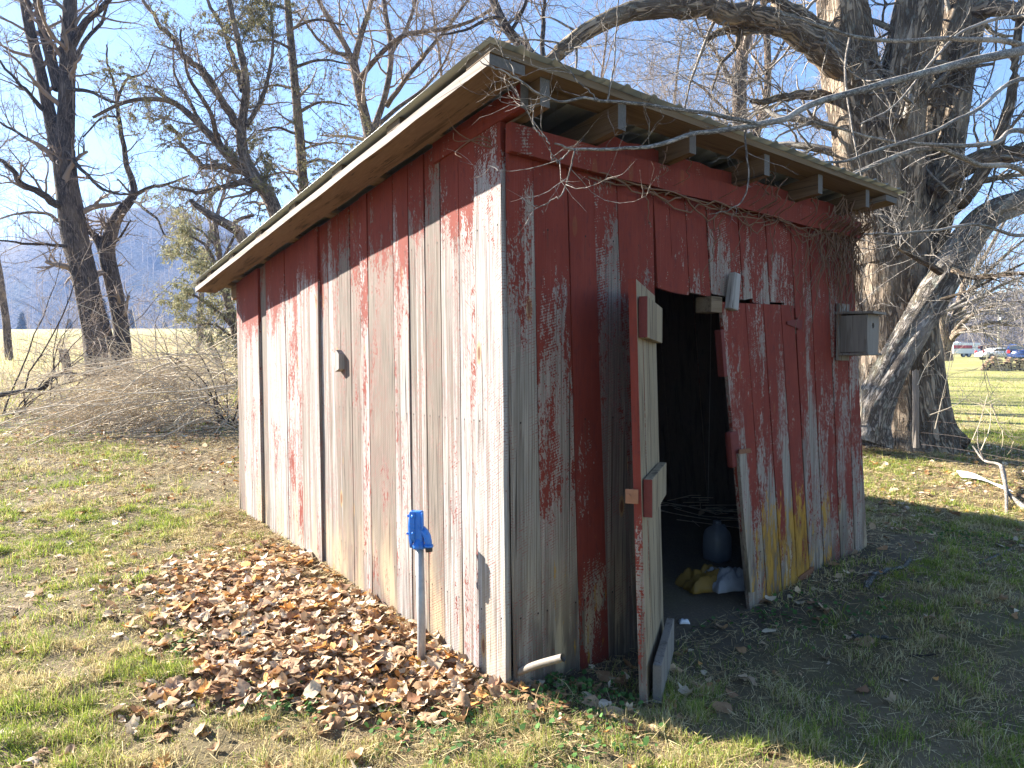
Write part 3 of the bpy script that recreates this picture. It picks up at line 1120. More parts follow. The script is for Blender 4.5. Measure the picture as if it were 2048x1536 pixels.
def sloped(name, parent, u0, u1, v0, v1, b0, b1, mat, seg=1, end_mat=None, wob=0.0, chop=0.0, side_mat=None):
    bm = bmesh.new()
    rows = []
    rr = random.Random(int(1000 * (u0 + 3.3 * v0)) & 4095)
    for i in range(seg + 1):
        v = v0 + (v1 - v0) * i / seg
        e = rr.uniform(-wob, wob)
        bb = b0 + (chop if i == 0 else 0)
        rows.append([bm.verts.new(c) for c in ((u0, v, zr(v) + bb + e), (u1, v, zr(v) + bb + e), (u1, v, zr(v) + b1 + e * 0.3), (u0, v, zr(v) + b1 + e * 0.3))])
    for i in range(seg):
        for k in range(4):
            fk = bm.faces.new((rows[i][k], rows[i][(k + 1) % 4], rows[i + 1][(k + 1) % 4], rows[i + 1][k]))
            if side_mat is not None and k in (1, 3):
                fk.material_index = 2
    f0 = bm.faces.new(rows[0]); f1 = bm.faces.new(rows[-1][::-1])
    bmesh.ops.recalc_face_normals(bm, faces=bm.faces[:])
    me = bpy.data.meshes.new(name)
    me.materials.append(mat)
    if end_mat is not None:
        me.materials.append(end_mat)
        f0.material_index = f1.material_index = 1
    if side_mat is not None:
        me.materials.append(side_mat)
    bm.to_mesh(me); bm.free()
    return link(name, me, None, parent)


for i, u in enumerate(RAFT):
    o = sloped('rafter', roof, u - 0.028, u + 0.030, -0.245 - 0.015 * (i % 2), SHED_D + 0.24, -0.132, -0.002, M['lumber'], 6, M['endgrain'], 0.003)
    if i == 0:
        o['label'] = 'end rafter whose cut tail overhangs the door wall'
rb = sloped('rafter', roof, -0.075, -0.026, -0.16, 0.62, -0.115, -0.004, M['plank'], 4, M['endgrain'], 0.004)
for k_, v_ in dict(seed=3.3, paint=1.1, grad=0, zc=1, topz=9, grey=0.3, lichen=0, slant=0.2).items():
    rb[k_] = float(v_)
rb['label'] = 'short red painted rafter piece above the corner'
for v0, v1 in ((-0.29, -0.11), (0.50, 0.64), (1.22, 1.36), (1.98, 2.10), (2.70, 2.84), (3.45, 3.58), (4.16, 4.30), (4.56, 4.70)):
    sloped('purlin', roof, -0.345, 3.59, v0, v1, 0.0, 0.036, M['lumber_x'], 1, None)
sloped('edge_plank', roof, -0.345, -0.150, -0.285, 4.75, -0.046, -0.003, M['lumber'], 16, M['endgrain'], 0.004, side_mat=M['greywood_y'])
sloped('edge_plank', roof, 3.40, 3.585, -0.285, 4.75, -0.046, -0.003, M['lumber'], 16, M['endgrain'], 0.004, side_mat=M['greywood_y'])
n_sheet = 6
su0, su1 = -0.372, 3.62
for i in range(n_sheet):
    a = su0 + (su1 - su0) * i / n_sheet
    b = su0 + (su1 - su0) * (i + 1) / n_sheet + 0.03
    prof = []
    uu = a
    while uu < b - 1e-6:
        for du, hh in ((0.0, 0.0), (0.150, 0.0), (0.165, 0.014), (0.185, 0.014), (0.20, 0.0)):
            if uu + du <= b + 1e-6 and (not prof or uu + du > prof[-1][0] + 1e-4):
                prof.append((uu + du, hh))
        uu += 0.20
    if prof[-1][0] < b - 1e-4:
        prof.append((b, 0.0))
    lift = 0.039 + 0.002 * (i % 2)
    nv = 8
    Vs, Fs = [], []
    vv = np.linspace(-0.325 - 0.006 * (i % 2), 4.83, nv)
    for th in (0.0, 0.0012):
        for v in vv:
            for (u, h) in prof:
                Vs.append((u, v, zr(v) + lift + h + th))
    k = len(prof)
    def ix(l, j, q): return l * nv * k + j * k + q
    for j in range(nv - 1):
        for q in range(k - 1):
            Fs.append((ix(1, j, q), ix(1, j, q + 1), ix(1, j + 1, q + 1), ix(1, j + 1, q)))
            Fs.append((ix(0, j, q), ix(0, j + 1, q), ix(0, j + 1, q + 1), ix(0, j, q + 1)))
    for q in range(k - 1):
        Fs.append((ix(0, 0, q), ix(0, 0, q + 1), ix(1, 0, q + 1), ix(1, 0, q)))
        Fs.append((ix(0, nv - 1, q), ix(1, nv - 1, q), ix(1, nv - 1, q + 1), ix(0, nv - 1, q + 1)))
    for j in range(nv - 1):
        Fs.append((ix(0, j, 0), ix(1, j, 0), ix(1, j + 1, 0), ix(0, j + 1, 0)))
        Fs.append((ix(0, j, k - 1), ix(0, j + 1, k - 1), ix(1, j + 1, k - 1), ix(1, j, k - 1)))
    link('metal_sheet', np_mesh('metal_sheet', np.array(Vs), np.array(Fs)), M['metal'], roof)

# --- right door leaf, shut, sagging
door_r = empty('door'); door_r.parent = shed
door_r['label'] = 'closed sagging door leaf with yellow lichen along its foot'
dt = [1.635, 1.78, 1.905, 2.01, 2.115, 2.225, 2.335, 2.50]
db = [1.985, 2.10, 2.205, 2.30, 2.395, 2.49, 2.60, 2.765]
dpaint = [0.50, 0.62, 0.58, 0.50, 0.72, 0.55, 0.95]
for i in range(7):
    k = 2.5 / 2.11
    x0, x1 = db[i], db[i + 1]
    # positions at heights -0.15 and 1.95 turned into positions at 0 and 2.5
    def ext(b, t): return b + (t - b) * (0.15 / 2.10), b + (t - b) * (2.65 / 2.10)
    a0, a1 = ext(db[i], dt[i]); b0, b1 = ext(db[i + 1], dt[i + 1])
    plank(door_r, a0 + 0.002, b0 - 0.002, a1 + 0.002, b1 - 0.002, -0.165 + 0.010 * i, 1.945 + 0.004 * i, 1.948 + 0.004 * i, 0.024, -0.053 + 0.003 * (i % 2),
          paint=dpaint[i], grad=0.34, zc=1.0, grey=0.3, lichen=[0.35, 0.7, 0.95, 1.0, 0.85, 0.95, 1.0][i], slant=0.5)
# cover strip on the meeting edge (lower part only) and its turn piece
plank(door_r, 1.952, 2.03, 1.952 - 0.385, 2.03 - 0.385, 0.03, 0.97, 0.97, 0.024, -0.079, name='cover_strip', paint=-0.1, grad=-0.1, zc=0.5, grey=0.1, lichen=0.55, slant=0.4)
MB().box((1.80, -0.035, 1.0), (0.10, 0.05, 0.24), rot=Matrix.Rotation(R(-8), 3, 'Y'), bevel=0.02).build('turn_piece', M['redhinge'], door_r)
MB().box((1.86, -0.083, 0.985), (0.13, 0.006, 0.03)).build('hasp', M['rust'], door_r)
MB().box((1.665, -0.035, 1.62), (0.035, 0.05, 0.30), rot=Matrix.Rotation(R(-8), 3, 'Y'), bevel=0.005).build('batten', M['redhinge'], door_r)
h = MB()
h.prism([(2.40, 1.835), (2.40, 1.855), (2.54, 1.878), (2.54, 1.815)], -0.062, -0.056)
h.box((2.60, -0.034, 1.845), (0.09, 0.006, 0.07)).tube([(2.55, -0.05, 1.80), (2.55, -0.05, 1.89)], 0.009, 8)
h.build('hinge', M['redhinge'], door_r)
h = MB()
h.prism([(2.58, 0.0), (2.58, 0.02), (2.75, 0.055), (2.75, -0.025)], -0.062, -0.056)
h.box((2.80, -0.034, 0.015), (0.08, 0.006, 0.06)).tube([(2.755, -0.05, -0.03), (2.755, -0.05, 0.06)], 0.009, 8)
h.build('hinge', M['rust'], door_r)

# --- left door leaf, swung open towards the camera
hinge_w = shed_pt(1.055, -0.02, 0)
free_w = on_ground(1273, 1410)
dv = free_w[:2] - hinge_w[:2]
leaf_len = float(np.linalg.norm(dv))
ang = math.atan2(dv[1], dv[0])
door_l = empty('door', (0, 0, 0))
door_l.parent = shed
door_l.location = (1.055, -0.035, 0)
door_l.rotation_euler = (0, 0, ang - SHED_YAW)
door_l['label'] = 'open door leaf standing edge on, bare inside with red painted edge'
GZ_L = gz(*free_w[:2])
nl = 4
for i in range(nl):
    a, b = leaf_len * i / nl, leaf_len * (i + 1) / nl
    o = plank(door_l, a + 0.002, b - 0.002, a + 0.002 , b - 0.002, GZ_L + 0.02 + 0.01 * (nl - 1 - i), 1.945, 1.945, 0.038, 0.0, inner=M['raw'], tilt=-0.030,
              paint=0.55 if i < 3 else 0.72, grad=0.55, zc=0.75, grey=0.3, slant=0.6)
for (w0, w1, mt, sk) in ((1.665, 1.865, 'raw', 0.0), (0.80, 0.985, 'raw', 0.0), (GZ_L + 0.015, GZ_L + 0.20, 'boxwood', 0.02)):
    bm = MB()
    yb = 0.041 - 0.030 * (w0 + w1) / 2 + sk
    bm.box((leaf_len * 0.53, yb + 0.022, (w0 + w1) / 2), (leaf_len * 0.86, 0.042, w1 - w0), bevel=0.004)
    o = bm.build('batten', M[mt], door_l)
    e = MB().box((leaf_len * 0.96 + 0.003, yb + 0.022, (w0 + w1) / 2), (0.004, 0.041, (w1 - w0) * 0.985)).build('batten_end', M['redhinge'] if mt == 'raw' else M['endgrain'], o)
h = MB().box((leaf_len - 0.03, -0.034, 0.905), (0.055, 0.004, 0.075), bevel=0.001)
h.box((leaf_len + 0.012, -0.035, 0.905), (0.006, 0.062, 0.07), bevel=0.002).tube([(leaf_len + 0.014, -0.05, 0.905), (leaf_len + 0.022, -0.05, 0.905)], 0.012, 10)
h.build('hasp', M['copper'], door_l)

# ------------------------------------------------------------------ things at the shed
def birdhouse():
    uc, wc = front_u(1668, 640)
    b = empty('birdhouse', tuple(shed_pt(3.19, -0.05, 1.66)), SHED_YAW)
    tag(b, 'grey wooden nest box nailed beside the far corner of the shed', 'birdhouse')
    # back board lies on the wall, box sticks out and to the side
    MB().box((0.03, 0.0, 0.15), (0.17, 0.02, 0.44), bevel=0.002).build('back_board', M['boxwood'], b)
    s = MB()
    s.box((-0.035, -0.11, 0.13), (0.016, 0.20, 0.28))
    s.build('side_panel', M['boxwood'], b)
    s = MB()
    s.box((0.14, -0.11, 0.13), (0.016, 0.20, 0.28))
    s.build('side_panel', M['boxwood'], b)
    # front panel with entrance hole
    bm = bmesh.new()
    n = 16
    c = Vector((0.052, -0.218, 0.19))
    ring = [bm.verts.new(c + Vector((0.019 * math.cos(2 * math.pi * k / n), 0, 0.022 * math.sin(2 * math.pi * k / n)))) for k in range(n)]
    ringb = [bm.verts.new(v.co + Vector((0, 0.016, 0))) for v in ring]
    hw, z0, z1 = 0.096, -0.015, 0.275
    rect = []
    for k in range(n):
        a = 2 * math.pi * k / n
        dx, dz = math.cos(a), math.sin(a)
        t = min(hw / abs(dx) if abs(dx) > 1e-6 else 9, ((z1 - c.z) if dz > 0 else (c.z - z0)) / abs(dz) if abs(dz) > 1e-6 else 9)
        rect.append(bm.verts.new((c.x + dx * t, c.y, c.z + dz * t)))
    rectb = [bm.verts.new(v.co + Vector((0, 0.016, 0))) for v in rect]
    for k in range(n):
        j = (k + 1) % n
        bm.faces.new((ring[k], ring[j], rect[j], rect[k]))
        bm.faces.new((ringb[k], rectb[k], rectb[j], ringb[j]))
        bm.faces.new((ring[k], ringb[k], ringb[j], ring[j]))
        bm.faces.new((rect[k], rect[j], rectb[j], rectb[k]))
    bmesh.ops.recalc_face_normals(bm, faces=bm.faces[:])
    me = bpy.data.meshes.new('front_panel')
    bm.to_mesh(me); bm.free()
    link('front_panel', me, M['boxwood'], b)
    MB().box((0.052, -0.115, -0.024), (0.215, 0.235, 0.016), bevel=0.002).build('floor_board', M['boxwood'], b)
    MB().box((0.052, -0.125, 0.29), (0.225, 0.28, 0.018), rot=Matrix.Rotation(R(3), 3, 'X'), bevel=0.002).build('roof', M['boxwood'], b)


birdhouse()


def hydrant():
    p = on_ground(843, 1332)
    base = (float(p[0]), float(p[1]), float(p[2]) - 0.05)
    hd = empty('yard_hydrant', base, R(-12))
    tag(hd, 'blue headed yard hydrant on a galvanised pipe among the leaves', 'hydrant')
    top = at(838, 1096, p[1])[2] - base[2]
    MB().tube([(0, 0, -0.1), (0.001, 0, 0.3), (-0.010, 0, top + 0.02)], 0.0225, 16).build('pipe', M['galv'], hd)
    x0 = -0.012
    b = MB()
    b.tube([(x0, 0, top - 0.002), (x0, 0, top + 0.018), (x0, 0, top + 0.022), (x0, 0, top + 0.05)], [0.036, 0.037, 0.031, 0.030], 8)
    b.box((x0 - 0.006, 0, top + 0.118), (0.062, 0.050, 0.165), bevel=0.009, taper=(0.86, 0.9))
    b.box((x0 - 0.036, 0, top + 0.112), (0.012, 0.058, 0.175), bevel=0.005)
    b.box((x0 - 0.030, -0.028, top + 0.125), (0.03, 0.010, 0.150), bevel=0.004)
    # ribbed shoulder down to the spout
    b.tube([(x0 + 0.015, 0, top + 0.105), (x0 + 0.035, -0.004, top + 0.085), (x0 + 0.048, -0.007, top + 0.066), (x0 + 0.056, -0.009, top + 0.035), (x0 + 0.058, -0.010, top + 0.016)],
           [0.020, 0.022, 0.021, 0.0195, 0.019], 14)
    b.tube([(x0 + 0.058, -0.010, top + 0.022), (x0 + 0.058, -0.010, top + 0.010)], 0.025, 14)
    b.box((x0 + 0.026, -0.024, top + 0.15), (0.010, 0.012, 0.09), bevel=0.003)
    b.tube([(x0 - 0.022, -0.038, top + 0.175), (x0 - 0.022, 0.036, top + 0.175)], 0.010, 8)
    b.tube([(x0 - 0.022, -0.036, top + 0.085), (x0 - 0.022, 0.034, top + 0.085)], 0.008, 8)
    b.build('head', M['enamel'], hd, True)
    MB().tube([(x0 + 0.058, -0.010, top + 0.012), (x0 + 0.060, -0.010, top - 0.014)], [0.0205, 0.019], 14).build('nozzle', M['black'], hd, True)
    lv = MB()
    pts = [(x0 - 0.035, 0.0, top + 0.20), (x0 - 0.048, 0.0, top + 0.18), (x0 - 0.056, 0.0, top + 0.12), (x0 - 0.052, 0.0, top + 0.05), (x0 - 0.045, 0, top + 0.0)]
    lv.tube(pts, [0.006, 0.007, 0.007, 0.007, 0.009], 8)
    lv.box((x0 - 0.05, 0, top + 0.17), (0.03, 0.012, 0.012)).box((x0 - 0.055, 0, top + 0.075), (0.03, 0.012, 0.010))
    lv.build('lever', M['enamel'], hd)


hydrant()

# bent pipe lying against the corner
p0 = on_ground(988, 1366)
p1 = at(1126, 1315, 3.12)
pp = catmull([p0 + [-0.03, 0.0, -0.03], p0 + [0.08, -0.02, 0.04], p0 * 0.4 + p1 * 0.6 + [0, 0, 0.012], p1], 14)
b = bmesh.new()
mb = MB(); mb.tube(pp, 0.0185, 16, cap=False)
inner = pp[::-1]
mb.tube(inner, 0.0150, 16, cap=False)
end_dir = unit(pp[-1] - pp[-2])
o = mb.build('bent_pipe', simple('weathered_steel_pipe', (0.20, 0.175, 0.145), 0.65, 0.2, 0.5, 25, 0.2), None, True)
tag(o, 'bent hollow steel pipe sticking up at the near corner of the shed', 'pipe')

# things inside the doorway
def in_door(px, py, v):
    d = ray(px, py)
    oo = np.array([0, 0, CAM_H])
    t = ((A0 + v * V - oo) @ V) / (d @ V)
    return oo + t * d


jp = on_ground(1434, 1118)
jug = empty('plastic_jug', (float(jp[0]), float(jp[1]), gz(jp[0], jp[1]) - 0.01), 0.5)
tag(jug, 'cloudy plastic jug standing on the dirt floor inside the doorway', 'jug')
bm = bmesh.new()
prof = [(0.0, 0.085), (0.02, 0.093), (0.10, 0.096), (0.19, 0.095), (0.235, 0.082), (0.262, 0.055), (0.275, 0.030), (0.30, 0.028)]
rings = []
for z, r in prof:
    rings.append([bm.verts.new((r * math.copysign(abs(math.cos(t)) ** 0.6, math.cos(t)), r * math.copysign(abs(math.sin(t)) ** 0.6, math.sin(t)), z)) for t in np.linspace(0, 2 * math.pi, 20, endpoint=False)])
for a_, b_ in zip(rings, rings[1:]):
    for k in range(20):
        bm.faces.new((a_[k], a_[(k + 1) % 20], b_[(k + 1) % 20], b_[k])).smooth = True
bm.faces.new(rings[0][::-1]); bm.faces.new(rings[-1])
me = bpy.data.meshes.new('bottle'); bm.to_mesh(me); bm.free()
link('bottle', me, M['plastic'], jug)
MB().tube([(0.03, 0.0, 0.27), (0.075, 0.0, 0.265), (0.10, 0, 0.22), (0.097, 0, 0.16)], [0.012, 0.013, 0.013, 0.014], 10).build('handle', M['plastic'], jug, True)
MB().tube([(0, 0, 0.29), (0, 0, 0.315)], 0.031, 16).build('cap', M['plastic'], jug, True)


def crumpled(name, c, size, mat, parent, seed, res=26, amp=0.05, flat=0.5):
    V_, F_ = [], []
    for j in range(res):
        for i in range(res):
            x, y = (i / (res - 1) - 0.5), (j / (res - 1) - 0.5)
            d = mnoise.fractal(Vector((x * 4, y * 4, seed)), 0.8, 2.1, 4)
            r = abs(mnoise.noise(Vector((x * 7 + 3, y * 7, seed + 4))))
            edge = max(abs(x), abs(y)) * 2
            z = (amp * (0.8 + d) + amp * 0.9 * (0.5 - r)) * (1 - edge ** 4) 
            V_.append((x * size[0] * (1 + 0.12 * d), y * size[1] * (1 - 0.12 * d), max(z, 0.0) + flat * size[2] * max(0, 1 - (edge) ** 3) + 0.004))
    for j in range(res - 1):
        for i in range(res - 1):
            F_.append((j * res + i, j * res + i + 1, (j + 1) * res + i + 1, (j + 1) * res + i))
    o = link(name, np_mesh(name, np.array(V_), np.array(F_)), mat, parent)
    sm = o.modifiers.new('thick', 'SOLIDIFY'); sm.thickness = 0.003
    o.location = c
    return o


sp = on_ground(1425, 1175)
sack = empty('feed_sack', (float(sp[0]), float(sp[1]), gz(sp[0], sp[1])), 0.3)
tag(sack, 'crumpled yellow and white sack on the floor behind the closed door leaf', 'sack')
crumpled('yellow_panel', (-0.02, 0.03, 0), (0.40, 0.26, 0.10), M['sack_yellow'], sack, 3.0, amp=0.06)
crumpled('white_panel', (0.10, -0.05, 0.012), (0.34, 0.24, 0.10), M['sack_white'], sack, 8.0, amp=0.06)

# straw and twigs on the shed floor
tb_ = Tubes()
g0 = on_ground(1330, 1040)
for i in range(38):
    a = g0 + np.array([rng.uniform(-0.1, 0.75), rng.uniform(-0.2, 0.5), 0.0])
    a[2] = gz(a[0], a[1]) + rng.uniform(0.01, 0.14)
    th = rng.normal(-0.35, 0.5)
    L = rng.uniform(0.25, 0.8)
    d = np.array([math.cos(th), math.sin(th), rng.normal(0, 0.12)])
    q = catmull([a, a + d * L * 0.5 + rng.normal(size=3) * 0.03, a + d * L + rng.normal(size=3) * 0.03 - [0, 0, 0.03]], 6)
    tb_.one(q, np.linspace(0.004, 0.002, 6), 4)
o = tb_.build('dead_twigs', M['cane'])
tag(o, 'tangle of dry twigs on the dark floor inside the doorway', 'twigs', kind='stuff')
# hanging cord
q0 = in_door(1422, 640, 0.9); q1 = in_door(1416, 1000, 0.9)
t_ = Tubes(); t_.one(catmull([q0 + [0, 0, 1.0], q0, q1], 8), np.full(8, 0.0022), 5)
tag(t_.build('hanging_cord', M['cord']), 'thin pale cord hanging inside the dark doorway', 'cord')

# white scrap of paper by the threshold
sc = on_ground(1368, 1248)
o = crumpled('paper_scrap', (float(sc[0]), float(sc[1]), gz(sc[0], sc[1]) + 0.004), (0.07, 0.045, 0.02), M['paper'], None, 15.0, 8, 0.012)
tag(o, 'small white paper scrap on the dirt before the doorway', 'paper')

# ------------------------------------------------------------------ dry vine on the door wall
vt = Tubes()
vrg = np.random.default_rng(11)


def fp_(u, w, out):
    return shed_pt(u, -0.03 - out, w)


for s_ in range(5):           # runners along the underside of the header
    n = 40
    us = np.linspace(0.25 + 0.2 * s_, 3.45, n)
    ws = 2.545 - 0.01 * s_ + (0.012 + 0.012 * s_) * np.sin(us * (4 + 1.7 * s_) + s_ * 2) + vrg.normal(size=n) * 0.009
    pts = np.array([fp_(u, w, 0.012 + 0.035 * abs(math.sin(u * 3 + s_))) for u, w in zip(us, ws)])
    vt.one(pts + vrg.normal(size=pts.shape) * 0.006, np.linspace(0.0052, 0.0026, n), 5)
for s_ in range(110):          # stems hanging and climbing, thickest towards the far corner
    u = 3.42 - abs(vrg.normal(0, 0.32)) if s_ < 80 else vrg.uniform(0.8, 3.4)
    w0 = vrg.uniform(2.62, 2.82) if s_ % 3 else vrg.uniform(2.45, 2.56)
    L = vrg.uniform(0.25, 1.05) if s_ < 80 else vrg.uniform(0.15, 0.6)
    n = 10
    uu, ww = u, w0
    pts = []
    drift = vrg.normal(0, 0.25)
    for k in range(n):
        pts.append(fp_(uu, ww, 0.02 + 0.05 * vrg.random() + (0.10 if ww > 2.6 else 0)))
        uu += (drift + vrg.normal(0, 0.25)) * L / n
        ww -= L / n * (1 if vrg.random() > 0.08 else -0.4)
    vt.one(catmull(pts, 22), np.linspace(0.0042, 0.0018, 22), 4)
for s_ in range(3):           # vine standing away from the corner of the near wall
    a = shed_pt(-0.03, 0.05, 2.60)
    pts = [a, a + [-0.10, 0, 0.02 + 0.02 * s_], a + [-0.22, -0.02, 0.08 - 0.05 * s_], a + [-0.27 + 0.04 * s_, -0.05, 0.18 - 0.12 * s_]]
    vt.one(catmull(pts, 14), np.linspace(0.004, 0.0018, 14), 4)
tag(vt.build('climbing_vine', M['vine']), 'leafless brown vine creeping along the header board to the far corner', 'vine')

# ------------------------------------------------------------------ trees
def crown_on(limbs, spec, seed, cull=True):
    """limbs: list of (pts, rad) ; spec: list of levels (k, t0, t1, angle, L, n, wob, trop, rs, sides, rmin, up)"""
    rg = np.random.default_rng(seed)
    N = 16
    P = np.array([catmull(p[::max(1, len(p) // 8)] if len(p) > 16 else p, N) for p, r in limbs])
    Rr = np.array([np.interp(np.linspace(0, 1, N), np.linspace(0, 1, len(r)), r) for p, r in limbs])
    tb = Tubes()
    for (k, t0, t1, ang, L, n, wob, trop, rs, sides, rmin, up) in spec:
        P, Rr = children(P, Rr, k, t0, t1, ang, 16, L, 0.35, n, wob, trop, rs, 0.3, rg, up, rmin)
        if cull:
            keep = in_view(P, 0.35)
            P, Rr = P[keep], Rr[keep]
        tb.batch(P, Rr, sides)
    return tb


def tree(name, label, cat, base, trunk_parts, limb_parts, twig_spec, bark, twig_mat, seed, group=None, extra=None, sides=18, ridge=0.6):
    t = empty(name, tuple(float(x) for x in base))
    tag(t, label, cat, group)
    allp = []
    for i, (nm, pts, n, rdg) in enumerate([(a[0], a[1], a[2], a[3]) for a in trunk_parts]):
        P, r = limb(pts, n)
        tb = Tubes(); tb.one(P, r, sides, rdg, seed + i)
        tb.build(nm, M['maple_pale'] if nm == 'leaning_stem' else bark, t)
        allp.append((P, r))
    for i, (pts, n) in enumerate(limb_parts):
        P, r = limb(pts, n)
        P = P + (fbm(np.arange(n) * 0.55, np.full(n, i * 3.1), seed)[:, None] - 0.5) * np.array([1, 0.6, 1]) * min(0.22, r.mean() * 2.2)
        tb = Tubes(); tb.one(P, r, 9, ridge * 0.6, seed + 40 + i)
        tb.build('limb', bark, t)
        allp.append((P, r))
    if name == 'maple_tree':
        skip = sum(1 for a in trunk_parts if a[0] in ('trunk', 'root'))
        use = [allp[i] for i in range(len(allp)) if i >= len(trunk_parts) or trunk_parts[i][0] not in ('trunk', 'root', 'leaning_stem')]
    else:
        use = allp
    tw = crown_on(use, twig_spec, seed)
    if tw.n:
        tw.build('crown', twig_mat, t)
    return t, allp


# --- dark forked tree at the meadow edge (left)
D1 = 21.0
tree('bare_tree', 'tall dark bare tree with forked trunk at the meadow edge', 'tree', on_ground(205, 752),
     [('trunk', [(214, 775, D1, 70), (205, 740, D1, 58), (190, 650, D1, 50), (165, 540, D1, 46), (146, 450, D1, 44), (134, 370, D1, 42), (127, 300, D1, 38)], 60, 0.5),
      ('stem', [(127, 310, D1, 34), (132, 220, D1, 30), (136, 120, D1, 27), (140, 0, D1, 24), (146, -150, D1, 18)], 40, 0.4),
      ('stem', [(124, 330, D1, 30), (95, 210, D1, 24), (80, 140, D1, 20), (62, 70, D1, 19), (48, -10, D1, 17), (30, -140, D1, 12)], 40, 0.4),
      ('stem', [(118, 180, D1, 20), (100, 110, D1, 19), (82, 40, D1, 17), (70, -40, D1, 14), (55, -160, D1, 9)], 30, 0.4)],
     [([(140, 425, D1, 18), (100, 400, D1 - .5, 15), (50, 370, D1 - 1, 12), (20, 330, D1 - 1.3, 9), (-20, 300, D1 - 1.5, 6)], 18),
      ([(150, 470, D1, 9), (100, 432, D1 + .5, 7), (50, 425, D1 + 1, 5), (-10, 440, D1 + 1, 3)], 16),
      ([(155, 495, D1, 8), (110, 490, D1 - .6, 6), (60, 488, D1 - 1, 5), (-20, 480, D1 - 1.4, 3)], 16),
      ([(142, 90, D1, 16), (165, 50, D1 - .3, 13), (195, 22, D1 - .5, 11), (235, -20, D1 - .6, 8), (270, -90, D1, 5)], 18),
      ([(146, 120, D1, 9), (175, 75, D1 + .6, 7), (205, 40, D1 + 1, 6), (215, -10, D1 + 1, 4)], 16),
      ([(130, 300, D1, 8), (165, 340, D1 - .8, 7), (200, 375, D1 - 1, 6), (250, 390, D1 - 1.2, 4), (300, 375, D1 - 1.4, 3)], 18),
      ([(88, 220, D1, 10), (60, 190, D1 - 1, 8), (30, 160, D1 - 1.4, 6), (0, 120, D1 - 1.6, 4)], 16),
      ([(85, 300, D1, 7), (45, 270, D1 + .5, 6), (0, 245, D1 + .8, 4)], 12),
      ([(130, 180, D1, 8), (165, 180, D1 - .7, 7), (215, 200, D1 - 1, 5), (250, 205, D1 - 1.3, 3)], 16)],
     [(9, 0.25, 1.0, 50, 1.7, 7, 0.22, (0, 0, 0.04), 0.42, 4, 0.008, 0.2), (5, 0.2, 1.0, 45, 0.85, 5, 0.25, (0, 0, 0.03), 0.55, 3, 0.0055, 0.1), (4, 0.2, 1, 45, 0.45, 4, 0.25, (0, 0, 0.02), 0.6, 3, 0.0042, 0)],
     M['dark_bark'], M['dark_twig'], 101, sides=22)
D2 = 21.8
tree('bare_tree', 'slim dark tree with crooked trunk beside the forked one', 'tree', on_ground(250, 752),
     [('trunk', [(256, 775, D2, 34), (250, 740, D2, 31), (242, 650, D2, 29), (228, 575, D2, 29), (214, 510, D2, 27), (222, 465, D2, 24), (236, 430, D2, 20), (262, 398, D2, 17), (268, 385, D2, 15)], 60, 0.5),
      ('stem', [(212, 515, D2, 22), (196, 480, D2, 15), (180, 462, D2, 11), (165, 440, D2, 7)], 20, 0.3)],
     [([(268, 390, D2, 14), (258, 340, D2, 11), (248, 290, D2, 9), (240, 235, D2, 8), (228, 175, D2, 6), (215, 130, D2, 4), (212, 90, D2, 3)], 26),
      ([(266, 392, D2, 9), (300, 375, D2 - .4, 7), (335, 368, D2 - .7, 5), (380, 350, D2 - 1, 3)], 18),
      ([(262, 398, D2, 7), (285, 415, D2 - .6, 6), (315, 440, D2 - 1, 4), (330, 470, D2 - 1.3, 3), (350, 478, D2 - 1.3, 2)], 16),
      ([(232, 210, D2, 6), (252, 160, D2 - .3, 5), (290, 145, D2 - .6, 3), (310, 100, D2 - .6, 2)], 14),
      ([(205, 500, D2, 6), (235, 480, D2 - .5, 5), (262, 440, D2 - .8, 3)], 12),
      ([(240, 235, D2, 5), (205, 235, D2 - .5, 4), (165, 275, D2 - .9, 3)], 12)],
     [(8, 0.2, 1.0, 50, 1.0, 6, 0.24, (0, 0, 0.02), 0.45, 3, 0.007, 0.1), (5, 0.2, 1, 45, 0.55, 5, 0.25, (0, 0, 0), 0.55, 3, 0.005, 0)],
     M['dark_bark'], M['dark_twig'], 131, sides=16)

